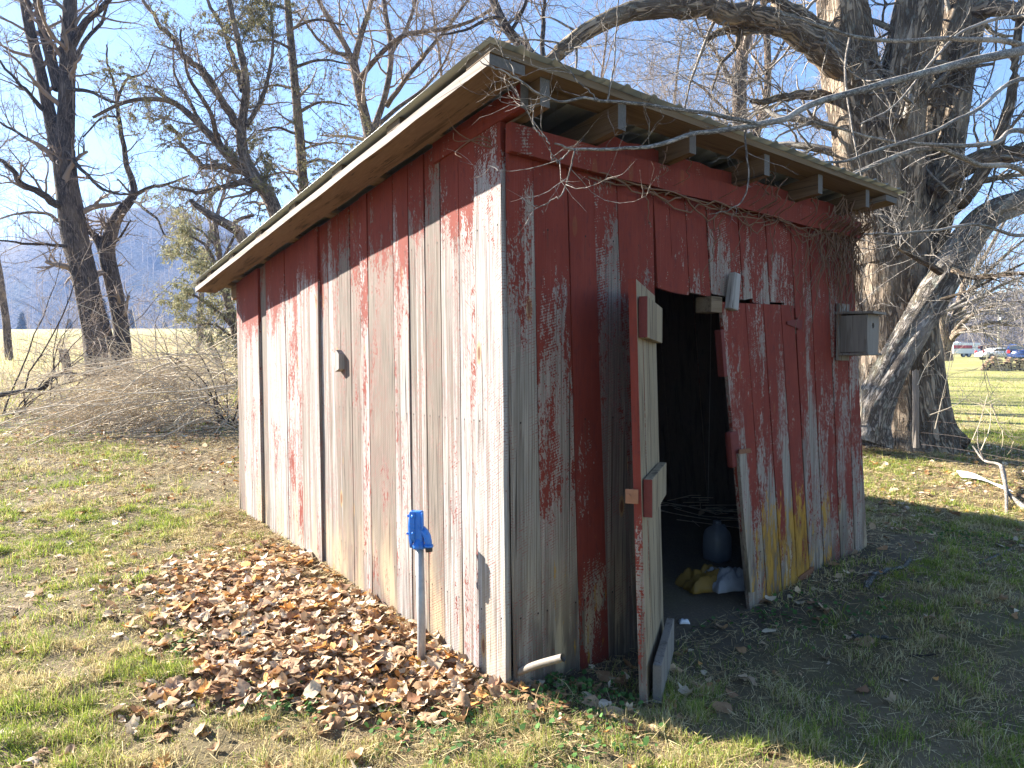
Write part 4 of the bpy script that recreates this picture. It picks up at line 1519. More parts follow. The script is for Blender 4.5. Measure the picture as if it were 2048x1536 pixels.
# --- spreading trees behind the shed, centre left
D3 = 17.0
needle_limbs = []
t3, l3 = tree('hemlock_tree', 'leaning conifer with upswept limbs and thin drooping needles above the roof', 'tree', on_ground(560, 760),
     [('trunk', [(600, 720, D3, 38), (575, 520, D3, 32), (545, 408, D3, 28), (510, 355, D3, 25), (488, 310, D3, 20), (478, 240, D3, 16)], 40, 0.4),
      ('stem', [(490, 320, D3, 18), (484, 250, D3, 16), (492, 170, D3, 14), (478, 90, D3, 12), (462, 20, D3, 10), (440, -100, D3, 6)], 36, 0.4),
      ('stem', [(520, 365, D3, 21), (470, 325, D3, 18), (425, 275, D3, 16), (385, 235, D3, 13), (345, 205, D3, 10), (290, 198, D3 - .5, 8), (240, 208, D3 - .8, 7), (185, 235, D3 - 1, 5)], 40, 0.4)],
     [([(478, 250, D3, 16), (440, 190, D3 - .4, 14), (400, 140, D3 - .6, 12), (360, 100, D3 - .8, 10), (320, 50, D3 - 1, 8), (280, -10, D3 - 1, 6)], 24),
      ([(488, 180, D3, 12), (465, 110, D3 + .5, 10), (445, 55, D3 + .8, 8), (415, 0, D3 + 1, 6), (390, -60, D3 + 1, 4)], 20),
      ([(500, 345, D3, 16), (450, 335, D3 + .3, 13), (400, 330, D3 + .5, 11), (370, 290, D3 + .8, 7), (340, 250, D3 + 1, 5)], 20),
      ([(440, 290, D3, 11), (420, 230, D3 - .6, 9), (380, 160, D3 - 1, 7), (365, 110, D3 - 1.2, 5), (360, 60, D3 - 1.2, 4)], 20),
      ([(405, 250, D3, 8), (375, 195, D3 + .4, 7), (350, 150, D3 + .6, 5), (345, 100, D3 + .6, 3)], 16),
      ([(500, 360, D3, 14), (440, 375, D3 - .5, 10), (390, 385, D3 - .8, 7), (340, 370, D3 - 1, 4)], 18),
      ([(495, 250, D3, 10), (530, 180, D3 + .4, 8), (545, 90, D3 + .6, 6), (540, 0, D3 + .6, 4)], 18),
      ([(350, 205, D3, 8), (310, 180, D3 + .3, 6), (292, 172, D3 + .5, 4)], 10)],
     [(12, 0.15, 1.0, 55, 1.15, 7, 0.18, (0, 0, -0.02), 0.38, 3, 0.007, 0.2), (7, 0.15, 1, 50, 0.55, 5, 0.2, (0, 0, -0.06), 0.5, 3, 0.0048, 0)],
     M['brown_bark'], M['dark_twig'], 151, sides=16)


def needles(name, parent, limbs, k1, L1, k2, count, size, seed, cols, droop=-0.10, t0=0.2):
    """hanging sprays of needles along fine shoots of the given limbs"""
    rg = np.random.default_rng(seed)
    N = 16
    P = np.array([catmull(p[::max(1, len(p) // 8)], N) for p, r in limbs])
    Rr = np.array([np.interp(np.linspace(0, 1, N), np.linspace(0, 1, len(r)), r) for p, r in limbs])
    P1, R1 = children(P, Rr, k1, t0, 1.0, 55, 16, L1, 0.35, 7, 0.18, (0, 0, droop * 0.4), 0.35, 0.3, rg, 0.2, 0.006)
    P2, R2 = children(P1, R1, k2, 0.15, 1.0, 50, 16, L1 * 0.5, 0.35, 5, 0.2, (0, 0, droop), 0.5, 0.3, rg, 0, 0.004)
    kp = in_view(P2, 0.1)
    P2, R2 = P2[kp], R2[kp]
    tb = Tubes(); tb.batch(P2, np.minimum(R2, 0.006), 3)
    tb.build('fine_twigs', M['dark_twig'], parent)
    M2 = len(P2)
    if M2 == 0:
        return
    clump = vnoise(P2[:, 2, 0] * 0.9 + 5, P2[:, 2, 2] * 0.9, seed)
    n = count
    wts = np.clip(clump - 0.25, 0.02, 1) ** 1.5
    mi = rg.choice(M2, n, p=wts / wts.sum())
    ti = rg.uniform(0.1, 3.99, n)
    ii = ti.astype(int); f = (ti - ii)[:, None]
    base = P2[mi, ii] * (1 - f) + P2[mi, ii + 1] * f
    dirn = unit(rg.normal(size=(n, 3)) * 0.75 + np.array([0, 0, -0.75]))
    side = unit(np.cross(dirn, rg.normal(size=(n, 3))))
    L = size * rg.uniform(0.5, 1.4, n)[:, None]
    w = L * 0.13
    a = base
    b = base + dirn * L * 0.5 + side * w
    c = base + dirn * L
    d = base + dirn * L * 0.5 - side * w
    Vs = np.stack([a, b, c, d], 1).reshape(-1, 3)
    Fs = np.arange(4 * n).reshape(n, 4)
    cc = np.array(cols)[rg.integers(0, len(cols), n)] * rg.uniform(0.7, 1.3, (n, 1))
    cc = np.repeat(np.concatenate([cc, np.ones((n, 1))], 1), 4, 0)
    o = link('needles', np_mesh('needles', Vs, Fs, False, {'tint': ('FLOAT_COLOR', cc)}), M['needle'], parent)
    o.matrix_parent_inverse = parent_inv(parent)
    o['kind'] = 'stuff'


NC = [(0.19, 0.175, 0.075), (0.23, 0.20, 0.09), (0.15, 0.15, 0.065), (0.27, 0.22, 0.12)]
needles('needles', t3, l3, 12, 1.15, 8, 24000, 0.075, 155, NC)

D4 = 20.0
t4, l4 = tree('pine_tree', 'straight conifer trunk with many thin level branches behind the roof', 'tree', on_ground(640, 750),
     [('trunk', [(640, 740, D4, 27), (622, 500, D4, 23), (607, 370, D4, 21), (597, 250, D4, 18), (588, 150, D4, 16), (575, 0, D4, 13), (565, -160, D4, 9)], 60, 0.4)],
     [([(603, 330, D4, 6), (640, 320, D4 - .5, 5), (690, 335, D4 - 1, 3)], 12), ([(600, 270, D4, 6), (560, 255, D4 - .5, 5), (515, 262, D4 - 1, 3)], 12),
      ([(597, 225, D4, 7), (640, 205, D4 - .5, 5), (700, 212, D4 - 1, 3)], 12), ([(592, 180, D4, 6), (550, 170, D4 + .4, 5), (505, 182, D4 + .6, 3)], 12),
      ([(588, 135, D4, 7), (640, 120, D4 - .4, 5), (700, 128, D4 - .8, 3)], 12), ([(585, 100, D4, 6), (540, 80, D4 - .5, 5), (500, 85, D4 - .9, 3)], 12),
      ([(580, 60, D4, 6), (630, 40, D4 + .3, 5), (690, 50, D4 + .5, 3)], 12), ([(577, 20, D4, 6), (535, 5, D4, 4), (500, 10, D4, 3)], 12),
      ([(575, -20, D4, 6), (625, -40, D4 + .3, 5), (680, -30, D4 + .5, 3)], 12), ([(605, 350, D4, 5), (565, 345, D4 + .5, 4), (530, 352, D4 + .8, 2)], 12),
      ([(602, 300, D4, 5), (655, 285, D4 + .8, 4), (710, 290, D4 + 1.2, 2)], 12)],
     [(9, 0.15, 1.0, 60, 1.3, 7, 0.16, (0, 0, -0.02), 0.4, 3, 0.007, 0), (6, 0.15, 1, 50, 0.6, 5, 0.2, (0, 0, -0.05), 0.5, 3, 0.0048, 0)],
     M['brown_bark'], M['dark_twig'], 171, sides=14)
needles('needles', t4, l4[1:], 12, 1.2, 8, 17000, 0.075, 175, NC)

# low evergreen by the far corner of the shed
D5 = 14.5
t5, l5 = tree('cedar_tree', 'low bushy evergreen with light green sprays behind the back corner', 'tree', on_ground(470, 775),
     [('trunk', [(505, 800, D5, 22), (480, 700, D5, 18), (455, 600, D5, 16), (440, 520, D5, 12), (430, 440, D5, 8)], 30, 0.3)],
     [([(470, 660, D5, 8), (420, 610, D5 - .3, 6), (380, 590, D5 - .5, 4), (350, 600, D5 - .6, 2)], 12), ([(460, 620, D5, 8), (420, 545, D5 + .3, 6), (385, 510, D5 + .5, 4), (352, 505, D5 + .6, 2)], 12),
      ([(450, 570, D5, 7), (410, 490, D5 - .3, 5), (370, 470, D5 - .4, 3)], 12), ([(442, 530, D5, 7), (470, 470, D5 - .2, 5), (490, 450, D5 - .4, 3)], 12),
      ([(465, 650, D5, 8), (490, 600, D5 + .3, 6), (500, 560, D5 + .3, 4)], 12), ([(440, 500, D5, 6), (400, 460, D5 + .3, 4), (375, 455, D5 + .4, 3)], 12),
      ([(455, 590, D5, 6), (475, 540, D5 - .4, 4), (470, 490, D5 - .5, 3)], 12), ([(470, 680, D5, 6), (430, 650, D5 - .4, 4), (400, 650, D5 - .5, 3)], 12)],
     [(8, 0.2, 1.0, 55, 0.5, 6, 0.2, (0, 0, -0.02), 0.4, 3, 0.006, 0)],
     M['brown_bark'], M['dark_twig'], 191, sides=10)
needles('needles', t5, l5, 14, 0.62, 9, 11000, 0.085, 195, [(0.33, 0.31, 0.17), (0.27, 0.26, 0.135), (0.40, 0.36, 0.21), (0.21, 0.21, 0.11)], t0=0.1)

# broken dead limb leaning out behind the roof, belongs to a snag
D6 = 15.5
tree('dead_snag', 'broken brown snag poking up behind the low end of the roof', 'tree', on_ground(520, 780),
     [('trunk', [(560, 760, D6, 30), (520, 560, D6, 26), (482, 472, D6, 22), (465, 455, D6, 19), (430, 435, D6, 16), (402, 418, D6, 12), (380, 400, D6, 7)], 36, 0.5)],
     [([(462, 452, D6, 9), (480, 438, D6, 7), (508, 430, D6, 5)], 8)], [(3, 0.3, 1, 50, 0.5, 5, 0.25, (0, 0, 0), 0.4, 3, 0.005, 0)], M['brown_bark'], M['dark_twig'], 201, sides=12)

# --- brown deciduous trees above the roof, centre
D7 = 24.0
tree('bare_tree', 'brown bare tree with sweeping limbs rising over the middle of the roof', 'tree', on_ground(760, 735),
     [('trunk', [(790, 720, D7, 30), (765, 500, D7, 25), (742, 300, D7, 21), (722, 200, D7, 18), (706, 120, D7, 16)], 50, 0.4),
      ('stem', [(708, 130, D7, 13), (690, 90, D7, 12), (662, 45, D7, 11), (632, -10, D7, 9), (600, -90, D7, 9)], 26, 0.4),
      ('stem', [(708, 125, D7, 13), (722, 70, D7, 12), (738, 20, D7, 10), (755, -60, D7, 10)], 22, 0.4),
      ('stem', [(735, 290, D7, 14), (770, 190, D7 + .5, 12), (782, 100, D7 + .7, 11), (770, 20, D7 + .8, 9), (760, -80, D7 + 1, 9)], 30, 0.4)],
     [([(712, 170, D7, 12), (750, 120, D7 - .6, 10), (800, 75, D7 - 1, 9), (860, 62, D7 - 1.5, 8), (930, 48, D7 - 2, 7), (985, 18, D7 - 2.4, 5)], 26),
      ([(770, 215, D7, 11), (810, 160, D7 - .5, 9), (850, 110, D7 - .8, 8), (895, 55, D7 - 1, 6), (935, 0, D7 - 1, 5)], 24),
      ([(735, 270, D7, 9), (790, 220, D7 + .6, 8), (850, 175, D7 + 1, 6), (890, 120, D7 + 1, 4), (910, 60, D7 + 1, 3)], 22),
      ([(700, 110, D7, 9), (660, 100, D7 - .5, 7), (620, 60, D7 - .8, 5), (590, 20, D7 - 1, 3)], 18),
      ([(780, 110, D7, 9), (820, 40, D7 + .3, 7), (840, -30, D7 + .3, 5)], 14), ([(745, 0, D7, 8), (790, -20, D7, 6), (840, -60, D7, 4)], 12)],
     [(10, 0.2, 1.0, 50, 1.9, 7, 0.22, (0, 0, 0.03), 0.42, 4, 0.009, 0.1), (6, 0.2, 1.0, 45, 1.0, 5, 0.25, (0, 0, 0.02), 0.55, 3, 0.0062, 0), (4, 0.2, 1, 45, 0.55, 4, 0.25, (0, 0, 0), 0.6, 3, 0.0048, 0)],
     M['brown_bark'], M['fine_twig'], 211, sides=14)
D8 = 19.0
tree('bare_tree', 'dark bare tree whose limb slants down to the roof peak', 'tree', on_ground(1130, 740),
     [('trunk', [(1150, 720, D8, 36), (1120, 400, D8, 30), (1090, 160, D8, 26), (1060, 110, D8, 22), (1015, 60, D8, 19), (990, 10, D8, 17), (965, -60, D8, 12)], 50, 0.4)],
     [([(1050, 100, D8, 9), (1000, 35, D8 - .5, 7), (930, 60, D8 - .9, 5), (880, 70, D8 - 1, 3)], 16),
      ([(1090, 150, D8, 11), (1085, 60, D8 + .3, 9), (1090, 0, D8 + .3, 7), (1095, -60, D8, 5)], 16),
      ([(1020, 65, D8, 8), (1050, 10, D8 - .3, 6), (1060, -50, D8, 4)], 12)],
     [(10, 0.35, 1.0, 50, 1.5, 7, 0.22, (0, 0, 0.03), 0.42, 4, 0.008, 0.1), (6, 0.2, 1.0, 45, 0.8, 5, 0.25, (0, 0, 0.02), 0.55, 3, 0.0055, 0), (4, 0.2, 1, 45, 0.45, 4, 0.25, (0, 0, 0), 0.6, 3, 0.0042, 0)],
     M['dark_bark'], M['dark_twig'], 231, sides=14)
D9 = 22.0
tree('bare_tree', 'grey upright twin stemmed tree between roof and maple', 'tree', on_ground(1500, 745),
     [('trunk', [(1490, 730, D9, 34), (1484, 450, D9, 31), (1480, 270, D9, 28), (1480, 150, D9, 25), (1492, 60, D9, 22), (1505, -40, D9, 16)], 46, 0.4),
      ('stem', [(1495, 420, D9, 18), (1505, 300, D9 + .3, 16), (1532, 200, D9 + .5, 15), (1535, 110, D9 + .6, 13), (1528, 20, D9 + .6, 11), (1515, -60, D9 + .6, 8)], 34, 0.4)],
     [([(1482, 200, D9, 8), (1440, 120, D9 - .4, 6), (1400, 60, D9 - .8, 4), (1380, 0, D9 - 1, 3)], 14), ([(1484, 260, D9, 7), (1430, 200, D9 + .4, 5), (1370, 150, D9 + .8, 3)], 14),
      ([(1488, 120, D9, 7), (1440, 40, D9 + .3, 5), (1410, -30, D9, 4)], 12), ([(1533, 150, D9, 7), (1570, 80, D9 + .6, 5), (1600, 10, D9 + .8, 4)], 12), ([(1520, 240, D9, 6), (1570, 220, D9, 5), (1640, 260, D9 - .3, 3)], 12)],
     [(11, 0.2, 1.0, 50, 1.6, 7, 0.22, (0, 0, 0.02), 0.4, 3, 0.008, 0.1), (6, 0.2, 1.0, 45, 0.9, 5, 0.25, (0, 0, 0.02), 0.55, 3, 0.0058, 0), (4, 0.2, 1, 45, 0.5, 4, 0.25, (0, 0, 0), 0.6, 3, 0.0046, 0)],
     M['brown_bark'], M['fine_twig'], 251, sides=14)


# --- the big maple
D10 = 11.4
t10, l10 = tree('maple_tree', 'massive old maple with many furrowed stems behind the far corner of the shed', 'tree', on_ground(1800, 860),
     [('trunk', [(1804, 905, D10, 205), (1802, 850, D10, 168), (1795, 760, D10, 150), (1788, 650, D10, 142), (1784, 540, D10, 138), (1784, 440, D10, 138), (1786, 360, D10, 110)], 110, 0.5),
      ('stem', [(1770, 520, D10 - .1, 105), (1752, 420, D10 - .1, 108), (1728, 300, D10 - .1, 108), (1705, 190, D10, 104), (1690, 90, D10, 92), (1680, 0, D10, 84), (1668, -120, D10, 60)], 70, 0.8),
      ('stem', [(1795, 470, D10 - .15, 80), (1800, 360, D10 - .2, 86), (1798, 250, D10 - .2, 88), (1815, 130, D10 - .2, 90), (1832, 20, D10 - .2, 84), (1845, -110, D10, 60)], 70, 0.8),
      ('stem', [(1830, 560, D10 + .2, 96), (1850, 440, D10 + .2, 100), (1870, 320, D10 + .25, 96), (1890, 200, D10 + .3, 92), (1915, 80, D10 + .3, 86), (1940, -20, D10 + .3, 78), (1965, -130, D10 + .3, 55)], 70, 0.8),
      ('leaning_stem', [(1722, 880, D10 - .9, 108), (1738, 830, D10 - .9, 84), (1772, 760, D10 - .85, 70), (1815, 680, D10 - .8, 64), (1862, 600, D10 - .75, 60), (1905, 530, D10 - .7, 57), (1945, 465, D10 - .7, 54), (1985, 425, D10 - .7, 50), (2050, 402, D10 - .7, 46), (2130, 370, D10 - .6, 46), (2220, 300, D10 - .5, 38)], 90, 0.7),
      ('root', [(1830, 800, D10 - .1, 90), (1862, 835, D10 - .25, 70), (1895, 868, D10 - .4, 46), (1935, 890, D10 - .6, 22)], 24, 0.5),
      ('root', [(1770, 800, D10, 80), (1740, 830, D10 + .2, 60), (1716, 860, D10 + .3, 34)], 20, 0.5)],
     [([(1712, 150, D10, 62), (1672, 118, D10 - .3, 58), (1625, 88, D10 - .6, 52), (1560, 50, D10 - .9, 47), (1490, 30, D10 - 1.2, 44), (1420, 14, D10 - 1.4, 42), (1350, 14, D10 - 1.6, 39), (1270, 22, D10 - 1.8, 36), (1200, 46, D10 - 2, 32), (1150, 78, D10 - 2.1, 30), (1115, 108, D10 - 2.2, 27), (1095, 125, D10 - 2.2, 22)], 60),
      ([(1700, 130, D10 - .2, 50), (1650, 70, D10 - .5, 42), (1590, 25, D10 - .7, 34), (1530, -20, D10 - .9, 26), (1480, -80, D10 - 1, 18)], 28),
      ([(1560, 52, D10 - .9, 22), (1500, 62, D10 - 1, 17), (1440, 66, D10 - 1.1, 15), (1410, 82, D10 - 1.1, 9)], 14),
      ([(1480, 30, D10 - 1.2, 18), (1475, 90, D10 - 1, 9), (1440, 130, D10 - 1, 6), (1425, 180, D10 - 1, 4)], 14),
      ([(1660, 195, D10, 20), (1600, 190, D10 - .4, 17), (1550, 198, D10 - .6, 14), (1500, 205, D10 - .8, 8)], 16),
      ([(1870, 380, D10 - .2, 46), (1930, 335, D10 - .5, 40), (1990, 312, D10 - .7, 36), (2060, 300, D10 - .9, 32), (2140, 270, D10 - 1, 26)], 24),
      ([(1840, 480, D10 - .2, 40), (1900, 420, D10 - .4, 34), (1930, 395, D10 - .6, 30), (1990, 300, D10 - .7, 22), (2020, 200, D10 - .8, 18), (2035, 80, D10 - .8, 15), (2045, -40, D10 - .8, 10)], 34),
      ([(1960, 20, D10 - .4, 34), (2010, 15, D10 - .8, 30), (2060, 40, D10 - 1.2, 26), (2140, 60, D10 - 1.6, 22)], 16),
      ([(1905, 540, D10 - 1.0, 12), (1940, 555, D10 - 1.3, 10), (1990, 552, D10 - 1.6, 9), (2060, 545, D10 - 2, 7), (2140, 540, D10 - 2.2, 5)], 18),
      ([(1880, 545, D10 - 1.0, 14), (1850, 528, D10 - 1.15, 11), (1800, 500, D10 - 1.3, 8), (1788, 492, D10 - 1.35, 6)], 12),
      ([(1880, 600, D10 - 1.0, 7), (1930, 585, D10 - 1.3, 6), (1980, 560, D10 - 1.5, 5), (2060, 520, D10 - 1.8, 4)], 14)],
     [(11, 0.25, 1.0, 55, 1.5, 8, 0.2, (0, 0, 0.0), 0.2, 4, 0.009, 0.0), (6, 0.2, 1.0, 48, 0.85, 6, 0.24, (0, 0, 0.03), 0.5, 3, 0.005, 0.0), (4, 0.2, 1, 45, 0.42, 4, 0.24, (0, 0, 0.03), 0.6, 3, 0.0034, 0)],
     M['maple'], M['twig'], 301, sides=64, ridge=0.7)

# maple boughs that hang forward over the shed roof
boughs = [
    [(2190, 60, 8.6, 30), (2048, 102, 6.6, 24), (1900, 132, 5.7, 21), (1790, 160, 5.1, 19), (1640, 205, 4.45, 17), (1560, 238, 4.1, 16), (1500, 250, 3.85, 15), (1400, 268, 3.5, 12), (1310, 294, 3.22, 11), (1230, 300, 3.02, 9), (1140, 298, 2.85, 7), (1108, 290, 2.8, 5)],
    [(1512, 247, 3.88, 12), (1430, 230, 3.55, 11), (1330, 214, 3.22, 10), (1220, 204, 2.95, 9), (1165, 194, 2.85, 8), (1110, 202, 2.78, 7), (1060, 178, 2.7, 6), (1020, 152, 2.65, 5), (985, 135, 2.6, 4), (962, 118, 2.58, 3)],
    [(2190, 150, 8.4, 22), (2048, 92, 7.0, 15), (1920, 78, 6.2, 13), (1800, 82, 5.6, 11), (1700, 70, 5.2, 9), (1620, 45, 4.9, 7), (1560, 30, 4.7, 5)],
    [(2200, 190, 8.0, 18), (2048, 158, 6.6, 12), (1960, 215, 6.0, 10), (1870, 262, 5.6, 9), (1760, 300, 5.2, 8), (1660, 325, 4.8, 7), (1580, 322, 4.5, 5), (1500, 300, 4.2, 3)],
    [(2200, 330, 8.2, 18), (2048, 262, 6.8, 13), (1990, 285, 6.4, 12), (1900, 290, 6.0, 10), (1800, 285, 5.6, 8), (1700, 265, 5.2, 7), (1610, 235, 4.9, 5), (1560, 195, 4.7, 4)],
    [(2180, 480, 8.6, 20), (2048, 345, 7.2, 14), (1960, 330, 6.5, 13), (1880, 300, 6.0, 14), (1800, 310, 5.7, 14), (1740, 335, 5.4, 13), (1690, 355, 5.2, 10), (1640, 378, 5.0, 6)],
    [(1490, 256, 3.85, 6), (1492, 300, 3.8, 5), (1497, 350, 3.78, 5), (1488, 395, 3.76, 4), (1455, 420, 3.74, 3), (1418, 428, 3.72, 2)],
    [(1150, 298, 2.86, 5), (1140, 340, 2.84, 4), (1128, 380, 2.83, 4), (1108, 400, 2.82, 3), (1080, 412, 2.82, 2.5), (1040, 404, 2.82, 2)],
    [(1100, 288, 2.8, 4), (1075, 262, 2.79, 4), (1066, 232, 2.79, 3.5), (1062, 192, 2.78, 3)],
    [(1142, 299, 2.85, 4), (1122, 320, 2.84, 4), (1105, 318, 2.83, 3.5), (1100, 292, 2.83, 2.5)],
    [(1215, 204, 2.95, 5), (1226, 140, 2.95, 4), (1232, 70, 2.96, 3.5), (1236, 0, 2.97, 3), (1238, -60, 2.97, 2)],
    [(1046, 168, 2.68, 4), (1020, 128, 2.68, 4), (1000, 90, 2.68, 3), (985, 50, 2.7, 2.5), (980, 10, 2.7, 2)],
    [(1200, 203, 2.93, 5), (1165, 172, 2.9, 4.5), (1120, 120, 2.88, 4), (1075, 70, 2.86, 3), (1040, 20, 2.85, 2.5)],
    [(2160, 430, 8.4, 16), (2048, 470, 7.4, 10), (1960, 450, 7.0, 8), (1860, 462, 6.6, 7), (1760, 468, 6.2, 6), (1700, 465, 6.0, 4)],
    [(2190, 20, 8.6, 14), (2048, 30, 7.4, 9), (1930, 60, 6.8, 8), (1850, 140, 6.4, 7), (1790, 210, 6.1, 5), (1720, 250, 5.9, 4)],
    [(1700, 70, 5.2, 7), (1690, 140, 5.1, 6), (1700, 230, 5.05, 5), (1712, 300, 5.0, 4), (1722, 350, 5.0, 3)],
]
bl = []
for i, b_ in enumerate(boughs):
    P, r = limb(b_, 40)
    r = r * 0.74
    n = len(P)
    P[3:] += ((fbm(np.arange(n) * 0.35, np.full(n, i * 7.7), 88) - 0.5)[:, None] * np.array([0.3, 0.5, 0.8]) * 0.06)[3:]
    tb = Tubes(); tb.one(P, r, 8)
    tb.build('bough', M['twig'], t10)
    bl.append((P, r))
tw = crown_on(bl, [(4, 0.12, 1.0, 55, 0.34, 7, 0.2, (0, 0, 0.03), 0.4, 4, 0.0018, 0.2), (3, 0.25, 1.0, 50, 0.16, 5, 0.22, (0, 0, 0.05), 0.65, 3, 0.0012, 0)], 333)
tw.build('bough_twigs', M['twig'], t10)['kind'] = 'stuff'

# ------------------------------------------------------------------ further trees, woods
def generic_tree(name, label, base, height, r0, seed, twig=0.0, group=None, lean_=(0, 0), spread=0.5, bark='brown_bark', tw='fine_twig', levels=3, fork=0.35):
    rg = np.random.default_rng(seed)
    base = np.array(base, float)
    t = empty(name, tuple(base))
    tag(t, label, 'tree', group)
    n = 14
    pts = [base - [0, 0, 0.3]]
    d = unit(np.array([lean_[0], lean_[1], 1.0]))
    for i in range(n - 1):
        d = unit(d + rg.normal(size=3) * 0.06 + [0, 0, 0.03])
        pts.append(pts[-1] + d * height / (n - 1))
    pts = np.array(pts)
    rad = r0 * np.linspace(1.15, 0.12, n) ** 0.9
    tb = Tubes(); tb.one(catmull(pts, 30), np.interp(np.linspace(0, 1, 30), np.linspace(0, 1, n), rad), 9, 0.3, seed)
    tb.build('trunk', M[bark], t)
    cr = Tubes()
    P, Rr = children(pts[None], rad[None], 15, fork, 0.98, 48, 10, height * spread * 0.55, 0.25, 9, 0.14, (0, 0, 0.07), 0.55, 0.2, rg, 0.1, 0.02)
    cr.batch(P, Rr, 5)
    for (k, L, n2, s2, rm) in ((7, height * 0.16, 6, 4, 0.010), (6, height * 0.085, 5, 3, 0.0065), (4, height * 0.045, 4, 3, 0.005))[:levels]:
        P, Rr = children(P, Rr, k, 0.2, 1.0, 42, 14, L, 0.3, n2, 0.2, (0, 0, 0.05), 0.5, 0.3, rg, 0.1, rm)
        kp = in_view(P, 0.05)
        P, Rr = P[kp], Rr[kp]
        if len(P) == 0:
            break
        cr.batch(P, Rr, s2)
    cr.build('crown', M[tw], t)
    return t


gt = [
    (880, 30, 15, .16, 'bare_tree', 'slender bare tree seen just left of the roof peak'),
    (1215, 34, 17, .20, 'bare_tree', 'bare tree with fine twigs standing right behind the roof peak'),
    (1330, 42, 20, .24, 'bare_tree', 'tall pale bare tree in the gap under the arching mossy limb'),
    (1420, 28, 13, .15, 'bare_tree', 'small bare tree left of the twin stemmed one'),
    (1600, 36, 17, .20, 'bare_tree', 'grey bare tree just left of the maple trunk'),
    (1660, 27, 12, .13, 'bare_tree', 'thin leaning bare tree touching the maple trunk outline'),
    (400, 40, 15, .18, 'bare_tree', 'bare tree on the meadow behind the low evergreen'),
    (20, 30, 13, .15, 'bare_tree', 'thin bare tree behind the forked tree at the picture edge'),
]
for i, (px_, d_, h_, r_, nm, lab) in enumerate(gt):
    x = (px_ - 1024) / F_PX * d_
    generic_tree(nm, lab, (x, d_, gz(x, d_)), h_, r_, 400 + i * 7, lean_=((-0.12 if i % 2 else 0.08), 0), tw='dark_twig' if px_ < 500 else 'fine_twig')

# spreading tree on the far lawn, beside the trailer
DT = 46.0
tree('shade_tree', 'pale many stemmed shade tree spreading wide beside the trailer', 'tree', on_ground(1888, 708),
     [('trunk', [(1888, 722, DT, 34), (1887, 700, DT, 28), (1884, 660, DT, 26), (1880, 600, DT, 22), (1878, 500, DT, 16), (1872, 400, DT, 10)], 30, 0.4),
      ('stem', [(1893, 700, DT, 20), (1902, 660, DT, 17), (1915, 620, DT, 14), (1930, 560, DT, 11), (1945, 480, DT, 7)], 24, 0.4)],
     [([(1895, 690, DT, 14), (1915, 665, DT - 1, 11), (1945, 655, DT - 2, 8), (1990, 645, DT - 3, 6), (2040, 652, DT - 3.5, 4)], 20),
      ([(1905, 650, DT, 12), (1940, 610, DT + 1, 9), (1985, 580, DT + 2, 7), (2050, 550, DT + 3, 5)], 20),
      ([(1912, 630, DT, 10), (1950, 570, DT - 1, 8), (2000, 520, DT - 2, 6), (2060, 470, DT - 2, 4)], 20),
      ([(1885, 640, DT, 10), (1860, 590, DT - 1, 8), (1830, 550, DT - 1, 5)], 14),
      ([(1925, 580, DT, 9), (1965, 520, DT + 1, 7), (2010, 440, DT + 1, 5), (2040, 380, DT + 1, 3)], 18),
      ([(1898, 675, DT, 9), (1930, 640, DT - 2, 7), (1975, 615, DT - 3, 5), (2030, 610, DT - 4, 3)], 18)],
     [(11, 0.2, 1, 45, 3.2, 7, 0.15, (0, 0, -0.01), 0.42, 4, 0.014, 0.1), (7, 0.2, 1, 42, 1.7, 5, 0.18, (0, 0, 0.0), 0.5, 3, 0.010, 0.1), (4, 0.2, 1, 40, 0.9, 4, 0.2, (0, 0, 0), 0.6, 3, 0.008, 0)],
     M['maple'], M['twig'], 501, sides=12)


def wood_mass(name, label, pts, hmin, hmax, seed, mat, r=0.12, k=7):
    """a far wood that reads as one mass: many simple bare trees"""
    rg = np.random.default_rng(seed)
    n = len(pts)
    h = rg.uniform(hmin, hmax, n)
    T = np.linspace(0, 1, 5)
    base = np.array(pts)
    jit = rg.normal(size=(n, 1, 3)) * np.array([0.05, 0.05, 0]) * T[None, :, None] * h[:, None, None]
    P = base[:, None, :] + np.array([0, 0, 1.0]) * (T[None, :, None] * h[:, None, None]) + jit
    Rr = (r * rg.uniform(0.6, 1.3, n))[:, None] * np.linspace(1, 0.25, 5)[None]
    tb = Tubes(); tb.batch(P, Rr, 3)
    rg2 = np.random.default_rng(seed + 1)
    P2, R2 = children(P, Rr, k, 0.35, 1.0, 38, 10, (hmin + hmax) * 0.16, 0.3, 4, 0.12, (0, 0, 0.12), 0.5, 0.3, rg2, 0.2, r * 0.22)
    tb.batch(P2, R2, 3)
    P3, R3 = children(P2, R2, 4, 0.3, 1.0, 38, 10, (hmin + hmax) * 0.08, 0.3, 3, 0.12, (0, 0, 0.1), 0.6, 0.4, rg2, 0.2, r * 0.16)
    tb.batch(P3, R3, 3)
    o = tb.build(name, mat)
    return tag(o, label, 'woods', kind='stuff')


def pick(grid, n, seed, jlo, jhi, xlim):
    rg = np.random.default_rng(seed)
    ny, nx, _ = grid.shape
    out = []
    while len(out) < n:
        j = rg.uniform(jlo, jhi) * (ny - 1); i = rg.uniform(0, nx - 1.01)
        j0, i0 = int(j), int(i)
        p = grid[j0, i0] * (1 - (i - i0)) + grid[j0, i0 + 1] * (i - i0)
        px_ = 1024 + F_PX * p[0] / p[1]
        if xlim[0] < px_ < xlim[1]:
            out.append(p - [0, 0, 1.0])
    return out


